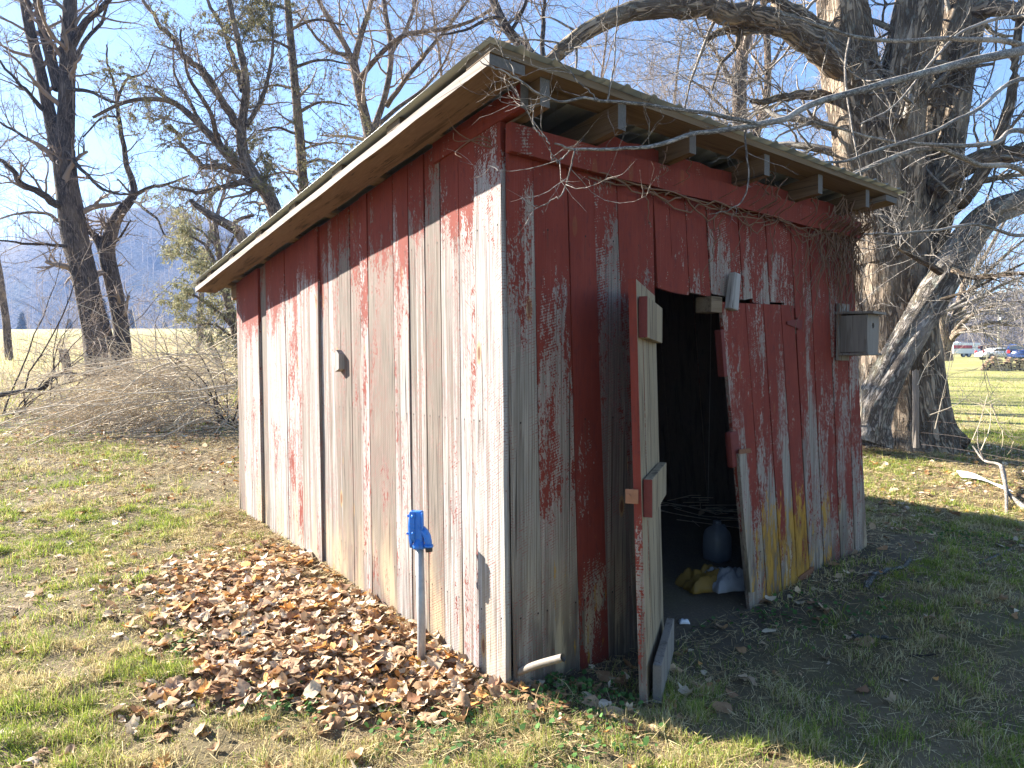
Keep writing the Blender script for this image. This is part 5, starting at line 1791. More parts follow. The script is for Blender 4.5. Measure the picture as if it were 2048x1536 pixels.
wood_mass('ridge_woods', 'bare trees covering the far blue ridge', pick(hill_l_grid, 620, 3, 0.0, 0.86, (-150, 700)), 13, 20, 600, M['fine_twig'], 0.22, 5)
wood_mass('far_woods', 'brown leafless woods behind the parked vehicles', pick(hill_r_grid, 300, 5, 0.0, 0.8, (1250, 2150)), 9, 16, 610, M['fine_twig'], 0.14, 7)
rgw = np.random.default_rng(17)
tl = []
for i in range(150):
    px_ = rgw.uniform(-120, 900); d_ = rgw.uniform(150, 300)
    x = (px_ - 1024) / F_PX * d_
    tl.append((x, d_, gz(x, d_) - 0.5))
wood_mass('treeline', 'hazy treeline at the far edge of the dry meadow', tl, 7, 13, 620, M['fine_twig'], 0.13, 7)
# far small evergreens at the foot of the ridge
for i, (px_, py_, d_, h_) in enumerate(((45, 650, 190, 9), (140, 655, 200, 8), (208, 650, 170, 11), (262, 652, 180, 9), (330, 655, 210, 8), (560, 655, 190, 8))):
    x = (px_ - 1024) / F_PX * d_
    t = empty('evergreen_tree', (x, d_, gz(x, d_) - 0.3))
    tag(t, ['dark far evergreen at the left picture edge beyond the meadow', 'dark far evergreen left of the forked tree', 'tall dark far evergreen between the two meadow edge trunks', 'dark far evergreen just right of the slim crooked trunk',
            'dark far evergreen left of the low bushy evergreen', 'dark far evergreen hidden by the shed wall'][i], 'tree')
    MB().tube([(0, 0, 0), (0, 0, h_ * 0.9)], [0.2, 0.04], 6).build('trunk', M['dark_bark'], t)
    rg = np.random.default_rng(700 + i)
    n = 900
    zz = rg.uniform(0.08, 1, n) * h_
    a = rg.uniform(0, 2 * math.pi, n)
    rr = (1 - zz / h_) * h_ * 0.24 * np.sqrt(rg.uniform(0.2, 1, n)) + 0.1
    b0 = np.stack([np.cos(a) * rr, np.sin(a) * rr, zz], 1)
    out = np.stack([np.cos(a), np.sin(a), np.full(n, -0.35)], 1) * 0.7
    sd = np.stack([-np.sin(a), np.cos(a), np.zeros(n)], 1) * 0.28
    Vs = np.stack([b0 - out * 0.4, b0 + sd, b0 + out, b0 - sd], 1).reshape(-1, 3)
    cc = np.repeat(np.concatenate([np.array([[0.03, 0.045, 0.028]]) * rg.uniform(0.6, 1.4, (n, 1)), np.ones((n, 1))], 1), 4, 0)
    link('crown', np_mesh('crown', Vs, np.arange(4 * n).reshape(n, 4), False, {'tint': ('FLOAT_COLOR', cc)}), M['needle'], t)

# ------------------------------------------------------------------ brush, shrubs, posts on the left
def brush_pile():
    rg = np.random.default_rng(31)
    tb = Tubes()
    n = 750
    # mound footprint from the left of the shed's back corner
    px_ = rg.uniform(150, 480, n)
    py_ = rg.uniform(770, 880, n)
    base = np.array([at(a, 800, 11.5 + 2.5 * (880 - b) / 110) for a, b in zip(px_, py_)])
    base[:, 2] = ground_z(base[:, 0], base[:, 1])
    hump = sstep(130, 330, px_) * (0.35 + 0.65 * sstep(150, 420, px_))
    z0 = rg.uniform(0, 1, n) ** 1.3 * 1.35 * hump
    base[:, 2] += z0
    d = unit(np.stack([rg.normal(-0.45, 0.6, n), rg.normal(-0.15, 0.5, n), rg.normal(0.28, 0.35, n)], 1))
    L = rg.uniform(0.5, 2.2, n)
    N = 7
    P = np.empty((n, N, 3)); P[:, 0] = base
    for j in range(1, N):
        d = unit(d + rg.normal(size=d.shape) * 0.13 + np.array([0, 0, -0.10]))
        P[:, j] = P[:, j - 1] + d * (L / (N - 1))[:, None]
    fl = ground_z(P[..., 0], P[..., 1])
    P[..., 2] = np.maximum(P[..., 2], fl + 0.01)
    Rr = (0.003 + 0.011 * rg.uniform(0, 1, n) ** 2)[:, None] * np.linspace(1, 0.5, N)[None]
    tb.batch(P, Rr, 3)
    n3 = 70
    b3 = np.array([at(a, 800, dd_) for a, dd_ in zip(rg.uniform(200, 480, n3), rg.uniform(11.2, 13.2, n3))])
    b3[:, 2] = ground_z(b3[:, 0], b3[:, 1]) + rg.uniform(0.25, 1.25, n3)
    d3 = unit(np.stack([rg.normal(-0.9, 0.35, n3), rg.normal(-0.25, 0.3, n3), rg.normal(-0.12, 0.28, n3)], 1))
    L3 = rg.uniform(1.0, 2.8, n3)
    P3 = np.empty((n3, 9, 3)); P3[:, 0] = b3
    for j in range(1, 9):
        d3 = unit(d3 + rg.normal(size=d3.shape) * 0.10 + np.array([0, 0, -0.05]))
        P3[:, j] = P3[:, j - 1] + d3 * (L3 / 8)[:, None]
    P3[..., 2] = np.maximum(P3[..., 2], ground_z(P3[..., 0], P3[..., 1]) + 0.02)
    R3 = rg.uniform(0.008, 0.018, n3)[:, None] * np.linspace(1, 0.4, 9)[None]
    tb.batch(P3, R3, 5)
    P4, R4 = children(P3, R3, 4, 0.2, 0.95, 45, 12, 0.5, 0.3, 5, 0.15, (0, 0, 0), 0.5, 0.4, rg, 0, 0.004)
    tb.batch(P4, R4, 3)
    o = tb.build('brush_pile', M['cane'])
    tag(o, 'tangled heap of dry canes and brush beside the back corner', 'brush', kind='stuff')
    # canes arching along the fence row
    tb = Tubes()
    n = 500
    px_ = np.concatenate([rg.uniform(-60, 480, n)])
    dd = rg.uniform(14, 19, n)
    base = np.stack([(px_ - 1024) / F_PX * dd, dd, np.zeros(n)], 1)
    base[:, 2] = ground_z(base[:, 0], base[:, 1])
    d = unit(np.stack([rg.normal(0, 0.45, n), rg.normal(0, 0.3, n), np.full(n, 1.0)], 1))
    L = rg.uniform(0.5, 1.6, n)
    N = 8
    P = np.empty((n, N, 3)); P[:, 0] = base
    for j in range(1, N):
        d = unit(d + rg.normal(size=d.shape) * 0.12 + np.array([0, 0, -0.09]))
        P[:, j] = P[:, j - 1] + d * (L / (N - 1))[:, None]
    tb.batch(P, rg.uniform(0.003, 0.006, n)[:, None] * np.linspace(1, 0.4, N)[None], 3)
    P2, R2 = children(P, np.full((n, N), 0.004), 3, 0.3, 1, 45, 15, 0.35, 0.3, 4, 0.2, (0, 0, 0), 0.8, 0.5, rg, 0, 0.003)
    tb.batch(P2, R2, 3)
    tag(tb.build('weeds', M['cane']), 'thin dry weeds and canes along the old fence row', 'weeds', kind='stuff')


brush_pile()


def shrub(label, px_, py_, d_, stems, seed, hpx, mat='fine_twig', bend=(0.25, 0)):
    rg = np.random.default_rng(seed)
    g = at(px_, py_, d_); g[2] = gz(g[0], g[1])
    t = empty('shrub', tuple(g)); tag(t, label, 'shrub')
    H = hpx / F_PX * d_
    P0 = []
    for i in range(stems):
        d = unit(np.array([rg.normal(bend[0], 0.35), rg.normal(0, 0.3), 1.0]))
        pts = [g + rg.normal(size=3) * [0.12, 0.12, 0]]
        L = H * rg.uniform(0.7, 1.15)
        for j in range(11):
            d = unit(d + rg.normal(size=3) * 0.1 + np.array([bend[0] * 0.12, 0, -0.05]))
            pts.append(pts[-1] + d * L / 11)
        P0.append(pts)
    P0 = np.array(P0)
    R0 = rg.uniform(0.010, 0.022, stems)[:, None] * np.linspace(1, 0.25, 12)[None]
    for i in range(stems):
        tb = Tubes(); tb.batch(P0[i:i + 1], R0[i:i + 1], 5); tb.build('stem', M['dark_bark'], t)
    tb = Tubes()
    P1, R1 = children(P0, R0, 9, 0.2, 1, 50, 15, H * 0.28, 0.3, 7, 0.17, (0, 0, -0.02), 0.5, 0.3, rg, 0.1, 0.005)
    tb.batch(P1, R1, 3)
    P2, R2 = children(P1, R1, 5, 0.2, 1, 45, 15, H * 0.12, 0.3, 5, 0.2, (0, 0, -0.02), 0.6, 0.4, rg, 0, 0.0035)
    tb.batch(P2, R2, 3)
    tb.build('crown', M[mat], t)


shrub('arching bare shrub at the left picture edge before the meadow', 20, 800, 13.5, 6, 801, 520, bend=(0.18, 0))
shrub('bare twiggy shrub leaning right beside the forked tree', 110, 790, 14.5, 4, 803, 330, bend=(0.45, 0))
shrub('small tangled shrub against the back corner of the shed', 455, 790, 12.5, 7, 805, 230, 'cane', bend=(-0.25, 0))
shrub('pale scrubby shrub left of the brush heap by the meadow', 330, 770, 16.0, 5, 807, 200, 'cane', bend=(0.1, 0))

# fallen crooked branch lying before the weeds
fb = np.array([at(a, b, 13.2) for a, b in ((-30, 795), (40, 783), (85, 776), (110, 752), (160, 748), (215, 752))])
for q in fb:
    q[2] = max(q[2], gz(q[0], q[1]) + 0.04)
t_ = Tubes(); t_.one(catmull(fb, 26), np.linspace(0.05, 0.022, 26), 7, 0.4, 3)
tag(t_.build('fallen_branch', M['dark_bark']), 'crooked dead branch lying in front of the fence row weeds', 'branch')


def post(label, a, b, w, d_, mat='darkwood'):
    p0, p1 = at(a[0], a[1], d_), at(b[0], b[1], d_)
    p0[2] -= 0.2
    r = w / 2 / F_PX * d_
    rg = random.Random(int(a[0]))
    bm = bmesh.new()
    n, S = 7, 9
    rings = []
    for i in range(n):
        t = i / (n - 1)
        c = Vector(p0 * (1 - t) + p1 * t)
        rings.append([bm.verts.new(c + Vector((math.cos(2 * math.pi * k / S) * r * (1 + rg.uniform(-.12, .12)), math.sin(2 * math.pi * k / S) * r * (1 + rg.uniform(-.12, .12)), rg.uniform(-.03, .03) * (i == n - 1)))) for k in range(S)])
    for i in range(n - 1):
        for k in range(S):
            bm.faces.new((rings[i][k], rings[i][(k + 1) % S], rings[i + 1][(k + 1) % S], rings[i + 1][k]))
    bm.faces.new(rings[-1]); bm.faces.new(rings[0][::-1])
    me = bpy.data.meshes.new('fence_post'); bm.to_mesh(me); bm.free()
    o = link('fence_post', me, M[mat])
    return tag(o, label, 'post')


M['postwood'] = wood_mat('old_post_wood', (0.10, 0.075, 0.055), (0.25, 0.19, 0.145), (0.05, 0.036, 0.026), 0.6, axis=2)
M['postgrey'] = wood_mat('grey_post_wood', (0.12, 0.10, 0.085), (0.27, 0.24, 0.21), (0.06, 0.05, 0.04), 0.6, axis=2)
post('short brown fence post tilting left of the forked tree', (140, 748), (126, 698), 17, 18, 'postwood')
post('leaning dark fence post between the slim tree and the shed', (440, 712), (412, 668), 15, 17, 'postwood')
post('weathered grey fence post in front of the maple trunk', (1832, 868), (1831, 742), 12, 9.9, 'postgrey')

# ------------------------------------------------------------------ wire fence on the right
wf = empty('wire_fence', tuple(at(1832, 868, 9.9)))
tag(wf, 'sagging woven wire fence in front of the maple', 'fence')
fence_path = [at(1705, 850, 10.6), at(1832, 850, 9.9), at(1975, 880, 9.0), at(2120, 900, 8.2)]
fence_path = catmull(np.array([[p[0], p[1], gz(p[0], p[1])] for p in fence_path]), 60)
for k in range(6):
    pts = fence_path + np.array([0, 0, 0.08 + 0.17 * k])
    pts[:, 2] += -0.03 * np.sin(np.linspace(0, 9, 60)) * (k / 5) - 0.14 * (k / 5) * sstep(0.45, 1.0, np.linspace(0, 1, 60))
    t_ = Tubes(); t_.one(pts, np.full(60, 0.0024), 4)
    w_ = t_.build('line_wire', M['wire'], wf)
for k in range(0, 58, 2):
    b0 = fence_path[k]
    top = 0.08 + 0.17 * 5 - 0.03 * math.sin(9 * k / 59) - 0.14 * float(sstep(0.45, 1.0, k / 59))
    t_ = Tubes(); t_.one(np.array([b0 + [0, 0, 0.06], b0 + [0.006, 0, top * 0.5], b0 + [0, 0, top]]), np.full(3, 0.0016), 3)
    t_.build('stay_wire', M['wire'], wf)
# stems growing by the fence
rg = np.random.default_rng(77)
tb = Tubes()
for (a, b, e, f_, d_) in ((1870, 858, 1905, 690, 9.6), (1960, 905, 1982, 808, 8.7), (1982, 808, 2030, 885, 8.7), (1945, 880, 1975, 790, 8.9), (1835, 770, 1870, 712, 9.8), (1860, 830, 1950, 780, 9.5), (1720, 860, 1708, 720, 10.2)):
    p0, p1 = at(a, b, d_), at(e, f_, d_)
    pts = catmull([p0, (p0 + p1) / 2 + rg.normal(size=3) * 0.05, p1], 10)
    tb.one(pts, np.linspace(0.008, 0.003, 10), 4)
    P, Rr = children(pts[None], np.full((1, 10), 0.006), 7, 0.2, 1, 50, 10, 0.3, 0.3, 6, 0.22, (0, 0, -0.05), 0.6, 0.3, rg, 0, 0.002)
    tb.batch(P, Rr, 3)
tag(tb.build('brambles', M['cane']), 'thin bramble stems tangled in the wire fence', 'brambles', kind='stuff')

# ------------------------------------------------------------------ far lawn: trailer, woodpile, vehicles, pole
def place(px_, d_):
    x = (px_ - 1024) / F_PX * d_
    return np.array([x, d_, gz(x, d_)])


def wheel(parent, x, y, z, r, w, name='wheel'):
    o = MB().tube([(x, y - w / 2, z), (x, y + w / 2, z)], r, 18).build(name, M['black'], parent, False)
    MB().tube([(x, y - w / 2 - 0.012, z), (x, y + w / 2 + 0.012, z)], r * 0.55, 14).build('rim', M['galv'], o)
    return o


DTR = 92.0
p = place(1922, DTR)
k_ = DTR / F_PX
zt = at(1922, 689, DTR)[2] - p[2]
tr = empty('cargo_trailer', tuple(p), R(8))
tag(tr, 'white enclosed trailer with a broad red stripe on the far lawn', 'trailer')
L_ = 4.05
hb = max(1.9, zt)
MB().box((0, 0, 0.45 + (hb - 0.45) / 2), (L_, 1.9, hb - 0.45), bevel=0.06).build('body', M['carwhite'], tr)
MB().box((0, -0.955, 0.45 + (hb - 0.45) * 0.62), (L_ * 0.985, 0.02, (hb - 0.45) * 0.30)).build('stripe', M['carred'], tr)
MB().box((1.2, -0.965, 0.45 + (hb - 0.45) * 0.52), (0.8, 0.02, (hb - 0.45) * 0.8)).build('door', M['carwhite'], tr)
MB().box((-0.35, 0.2, hb + 0.08), (0.5, 0.5, 0.16), bevel=0.03).build('roof_vent', M['carwhite'], tr)
wheel(tr, -0.4, -0.8, 0.33, 0.33, 0.2); wheel(tr, 0.4, -0.8, 0.33, 0.33, 0.2)
MB().box((2.5, 0, 0.5), (1.1, 0.1, 0.1)).build('tow_bar', M['black'], tr)

p = place(1976, 96.0)
ft_ = empty('flatbed_trailer', tuple(p), R(5))
tag(ft_, 'dark loaded flatbed trailer right of the white trailer', 'trailer')
MB().box((0, 0, 0.75), (3.6, 1.8, 0.12)).build('deck', M['junk'], ft_)
rj = random.Random(4)
ld = MB()
for i in range(9):
    ld.box((rj.uniform(-1.5, 1.5), rj.uniform(-0.6, 0.6), 1.15 + rj.uniform(-.1, .2)), (rj.uniform(.5, 1.2), rj.uniform(.4, .9), rj.uniform(.5, .9)), rot=Matrix.Rotation(rj.uniform(-.4, .4), 3, 'Z'), bevel=0.04)
lo_ = ld.build('load', M['junk'], ft_); lo_['kind'] = 'stuff'
wheel(ft_, -0.3, -0.85, 0.36, 0.36, 0.2); wheel(ft_, 0.5, -0.85, 0.36, 0.36, 0.2)


def car(name, label, p, rz, mat, L=4.5, W=1.8, H=1.65, kind='suv'):
    c = empty(name, tuple(p), rz)
    tag(c, label, 'car')
    if kind == 'suv':
        side = [(-2.2, 0.45), (-2.25, 0.95), (-2.1, 1.08), (-1.75, H), (0.35, H - 0.02), (1.05, 1.12), (2.05, 0.98), (2.22, 0.6), (2.2, 0.38), (-2.1, 0.38)]
    else:
        side = [(-2.3, 0.45), (-2.3, 0.88), (-1.6, 0.98), (-0.95, H), (0.3, H), (1.05, 1.0), (2.1, 0.86), (2.3, 0.6), (2.25, 0.36), (-2.2, 0.36)]
    b = MB(); b.prism(side, -W / 2, W / 2)
    bmesh.ops.bevel(b.bm, geom=b.bm.edges[:], offset=0.07, segments=2, affect='EDGES')
    b.build('body', mat, c, True)
    for s_ in (-1, 1):
        w = MB()
        y = s_ * (W / 2 + 0.004)
        if kind == 'suv':
            w.prism([(-1.95, 1.10), (-1.65, H - 0.12), (0.25, H - 0.12), (0.85, 1.12)], y - 0.006, y + 0.006)
        else:
            w.prism([(-1.3, 1.02), (-0.85, H - 0.1), (0.2, H - 0.1), (0.75, 1.02)], y - 0.006, y + 0.006)
        w.build('side_window', M['glass'], c)
        for x in (-1.4, 1.4):
            wheel(c, x, s_ * (W / 2 - 0.1), 0.34, 0.34, 0.24)
    if kind == 'suv':
        MB().box((-1.99, 0, 1.36), (0.03, W * 0.8, 0.42), rot=Matrix.Rotation(R(31), 3, 'Y')).build('rear_window', M['glass'], c)
    for s_ in (-1, 1):
        MB().box((-2.2, s_ * W * 0.40, 0.98), (0.16, 0.26, 0.30), bevel=0.04).build('tail_light', M['taillight'], c)
        MB().box((2.2, s_ * W * 0.36, 0.72), (0.1, 0.36, 0.16), bevel=0.03).build('headlight', M['glass'], c)
    MB().box((-2.27, 0, 0.55), (0.12, W * 0.95, 0.2), bevel=0.04).build('bumper', mat, c)
    return c


car('parked_car', 'dark blue car with red tail light behind the woodpile at the picture edge', place(2052, 62.0), R(38), M['carblue'])
car('parked_car', 'low white car mostly hidden behind the woodpile', place(1999, 78.0), R(-4), M['carwhite'], H=1.40, kind='sedan')

# woodpile
DW = 46.0
wp = empty('woodpile', tuple(place(2005, DW)), R(-6))
tag(wp, 'long low stack of split firewood on the far lawn', 'woodpile')
rj = random.Random(9)
bmL = bmesh.new()
ringv = [(math.cos(2 * math.pi * k / 8), math.sin(2 * math.pi * k / 8)) for k in range(8)]
fa = [bmL.verts.new((x, -0.22, z)) for x, z in ringv]
ba = [bmL.verts.new((x, 0.22, z)) for x, z in ringv]
e0 = bmL.faces.new(fa); e1 = bmL.faces.new(ba[::-1])
e0.material_index = e1.material_index = 1
for k in range(8):
    bmL.faces.new((fa[k], ba[k], ba[(k + 1) % 8], fa[(k + 1) % 8]))
bmesh.ops.recalc_face_normals(bmL, faces=bmL.faces[:])
log_me = bpy.data.meshes.new('log'); bmL.to_mesh(log_me); bmL.free()
log_me.materials.append(M['logbark']); log_me.materials.append(M['logend'])
rows_ = 6
for j in range(rows_):
    n = 22 - j * 2
    for i in range(n):
        if j > 2 and rj.random() < 0.14 * (j - 1):
            continue
        o = link('log', log_me, None, wp)
        r = rj.uniform(0.055, 0.115)
        o.scale = (r, rj.uniform(0.8, 1.1), r * rj.uniform(0.75, 1.05))
        o.location = (-1.35 + i * 0.175 + j * 0.12 + rj.uniform(-.03, .03), rj.uniform(-.06, .06), 0.08 + j * 0.158 + rj.uniform(-.02, .02))
        o.rotation_euler = (rj.uniform(-.1, .1), rj.uniform(0, 6), rj.uniform(-.15, .15))

# utility pole
p = place(1996, 105.0)
up = empty('utility_pole', tuple(p))
tag(up, 'pale utility pole rising behind the dark flatbed trailer', 'pole')
MB().tube([(0, 0, -0.5), (0, 0, 7.2)], [0.15, 0.11], 10).build('mast', M['pole'], up, True)
MB().box((0, 0, 6.6), (1.5, 0.1, 0.12)).build('cross_arm', M['pole'], up)
MB().tube([(0.2, -0.18, 5.1), (0.2, -0.18, 5.7)], 0.2, 12).build('transformer', M['carwhite'], up)
p = place(1871, 84.0)
mbx = empty('propane_tank', tuple(p))
tag(mbx, 'small white upright tank left of the shade tree', 'tank')
MB().tube([(0, 0, 0), (0, 0, 0.1), (0, 0, 1.3), (0, 0, 1.5), (0, 0, 1.58)], [0.22, 0.3, 0.3, 0.2, 0.02], 14).build('body', M['carwhite'], mbx, True)
MB().tube([(0, 0, 1.56), (0, 0, 1.72)], 0.08, 10).build('valve', M['galv'], mbx)

# ------------------------------------------------------------------ sticks and scraps on the yard
def stick(label, pix, w, mat='twig', name='stick', lift=0.012, forks=0):
    P = np.array([on_ground(a, b) for a, b in pix])
    for q in P:
        q[2] = gz(q[0], q[1]) + lift
    n = 22
    pts = catmull(P, n)
    d = float(P[:, 1].mean())
    r = w / 2 / F_PX * d
    t = Tubes()
    t.one(pts + rng.normal(size=pts.shape) * r * 0.25, r * (1 + 0.3 * rng.normal(size=n) * 0.5) * np.linspace(1, 0.7, n), 8, 0.5, 5)
    o = t.build(name, M[mat])
    return tag(o, label, 'stick')


M['lichen_stick'] = bark_mat('lichen_crusted_stick', (0.16, 0.14, 0.12), (0.36, 0.35, 0.31), (40, 40, 14), bump=0.7, dist=0.008, lichen=0.95)
stick('crooked lichen spotted stick lying by the far corner of the shed', [(1732, 1182), (1742, 1162), (1756, 1150), (1780, 1142), (1808, 1136), (1820, 1120)], 11, 'lichen_stick')
stick('short pale lichen covered stick lying in the shaded grass', [(1705, 1275), (1740, 1277), (1795, 1281)], 9, 'lichen_stick')
stick('tiny pale stick between the two lichen sticks', [(1822, 1163), (1848, 1169)], 5, 'lichen_stick')
stick('straight grey stick lying beyond the crooked stick', [(1958, 1130), (1990, 1116), (2022, 1100)], 6, 'lichen_stick')
stick('thin dark twig lying in the shaded grass near the frame edge', [(1818, 1316), (1850, 1315), (1878, 1312)], 4, 'dark_bark')
# pale forked branch and white scrap in the sun on the right
t_ = Tubes()
q = [on_ground(2060, 1028), on_ground(2015, 995), on_ground(2003, 965), on_ground(1968, 955), on_ground(1945, 935)]
for a_, h_ in zip(q, (0.03, 0.06, 0.20, 0.22, 0.30)):
    a_[2] = gz(a_[0], a_[1]) + h_
t_.one(catmull(q, 26), np.linspace(0.028, 0.010, 26), 7, 0.4, 2)
q2 = [np.array(q[2]), on_ground(2012, 1000), on_ground(2013, 1030)]
q2[1][2] = gz(q2[1][0], q2[1][1]) + 0.1; q2[2][2] = gz(q2[2][0], q2[2][1])
t_.one(catmull(q2, 12), np.linspace(0.024, 0.014, 12), 7, 0.4, 4)
q3 = [np.array(q[3]), np.array(q[3]) + [-0.08, 0, 0.20], np.array(q[3]) + [-0.05, 0.05, 0.42]]
t_.one(catmull(q3, 10), np.linspace(0.012, 0.005, 10), 5)
tag(t_.build('fallen_branch', M['twig']), 'pale forked branch lying across the white scrap in the sun', 'branch')
s0, s1 = on_ground(1918, 958), on_ground(2016, 982)
mid = (s0 + s1) / 2
o = MB()
bm = o.bm
n = 9
for j in (0, 1):
    pass
rowA, rowB = [], []
for i in range(n):
    t = i / (n - 1)
    c = s0 * (1 - t) + s1 * t
    c[2] = gz(c[0], c[1]) + 0.05 + 0.03 * math.sin(t * 5)
    wd = 0.10 * (0.35 + 0.65 * math.sin(min(1, t * 1.6 + 0.15) * math.pi / 2))
    rowA.append(bm.verts.new((c[0], c[1] - wd, c[2] - 0.02)))
    rowB.append(bm.verts.new((c[0], c[1] + wd, c[2] + 0.045 * (1 - 0.4 * t))))
for i in range(n - 1):
    bm.faces.new((rowA[i], rowA[i + 1], rowB[i + 1], rowB[i]))
ob = o.build('sheet_scrap', M['paper'])
sm = ob.modifiers.new('thick', 'SOLIDIFY'); sm.thickness = 0.004
tag(ob, 'bent white sheet scrap lying among sunlit leaves by the fence', 'scrap')

# ------------------------------------------------------------------ grass
def visible_mask(x, y):
    px_ = np.abs(x) / np.maximum(y, 0.1)
    return (px_ < 0.80) & (y > 1.9)


def in_shed(x, y, m=0.0):
    u, v = shed_uv(x, y)
    return (u > -m) & (u < SHED_W + m) & (v > -m) & (v < SHED_D + m)


def grass_cover(x, y):
    """0..1 how grassy the ground is"""
    u, v = shed_uv(x, y)
    ld = leaf_density(x, y)
    g = 1 - 0.93 * np.clip(ld / 700, 0, 1)
    n = fbm(x * 1.4, y * 1.4, 71, 4)
    n4 = fbm(np.asarray(x) * 9, np.asarray(y) * 9, 73, 2)
    g = g * (0.25 + 1.0 * sstep(0.36, 0.62, n)) * (0.18 + 1.1 * sstep(0.36, 0.6, n4))
    near_front = sstep(-0.75, -0.15, v) * sstep(-0.2, 0.2, u) * sstep(4.6, 4.0, u)
    g = g * (1 - 0.90 * near_front)
    strip = sstep(-0.45, -0.1, u) * sstep(0.2, 0.0, u) * sstep(-0.2, 0.5, v)
    g = g * (1 - 0.75 * strip)
    side = sstep(3.6, 3.75, u) * sstep(4.9, 4.1, u) * sstep(-0.6, 0.1, v) * sstep(3.4, 2.2, v)
    g = g * (1 - 0.85 * side)
    return np.where(in_shed(x, y), 0.0, g)


def scatter(n, x0, x1, y0, y1, seed):
    rg = np.random.default_rng(seed)
    x = rg.uniform(x0, x1, n); y = rg.uniform(y0, y1, n)
    # uniform per area inside the view wedge
    k = visible_mask(x, y)
    return x[k], y[k], rg


GREEN = np.array([(0.19, 0.26, 0.04), (0.28, 0.34, 0.055), (0.14, 0.20, 0.04), (0.35, 0.38, 0.07)])
DRY = np.array([(0.56, 0.47, 0.23), (0.46, 0.37, 0.18), (0.64, 0.56, 0.32), (0.34, 0.26, 0.13)])


def blades(name, x, y, rg, hmin, hmax, w, dry, lean_=0.6, mid=True):
    n = len(x)
    z = ground_z(x, y) - 0.004
    h = rg.uniform(hmin, hmax, n) * (0.45 + 1.3 * sstep(0.3, 0.75, fbm(x * 7, y * 7, 91, 2))) * np.where(rg.uniform(0, 1, n) < 0.05, 1.8, 1.0)
    a = rg.uniform(0, 2 * math.pi, n)
    ln = np.abs(rg.normal(0, lean_, n)) * h
    dx, dy = np.cos(a) * ln, np.sin(a) * ln
    b = rg.uniform(0, 2 * math.pi, n)
    wx, wy = np.cos(b) * w / 2, np.sin(b) * w / 2
    p0 = np.stack([x, y, z], 1)
    W_ = np.stack([wx, wy, np.zeros(n)], 1)
    isd = rg.uniform(0, 1, n) < dry(x, y)
    h = np.where(isd, h * 0.75, h)
    tip = p0 + np.stack([dx, dy, h], 1)
    if mid:
        m = p0 + np.stack([dx * 0.35, dy * 0.35, h * 0.6], 1)
        Vs = np.stack([p0 - W_, p0 + W_, m + W_ * 0.8, tip, m - W_ * 0.8], 1).reshape(-1, 3)
        i = np.arange(n)[:, None] * 5
        Fs = np.concatenate([i + np.array([0, 1, 2]), i + np.array([0, 2, 4]), i + np.array([4, 2, 3])], 0)
        rep = 5
    else:
        Vs = np.stack([p0 - W_, p0 + W_, tip], 1).reshape(-1, 3)
        Fs = np.arange(3 * n).reshape(n, 3)
        rep = 3
    c = np.where(isd[:, None], DRY[rg.integers(0, 4, n)], GREEN[rg.integers(0, 4, n)]) * rg.uniform(0.75, 1.25, (n, 1))
    c = np.repeat(np.concatenate([c, np.ones((n, 1))], 1), rep, 0)
    return Vs, Fs, c


def dry_yard(x, y):
    n = fbm(x * 1.1 + 9, y * 1.1, 95, 3)
    shade = sstep(0.8, 1.8, x) * sstep(5.0, 4.2, y)
    n2 = fbm(x * 4.5 + 2, y * 4.5, 97, 3)
    return np.clip(0.28 + 0.5 * sstep(0.40, 0.62, n) + 0.45 * (sstep(0.4, 0.6, n2) - 0.5) - 0.12 * shade, 0.10, 0.92)


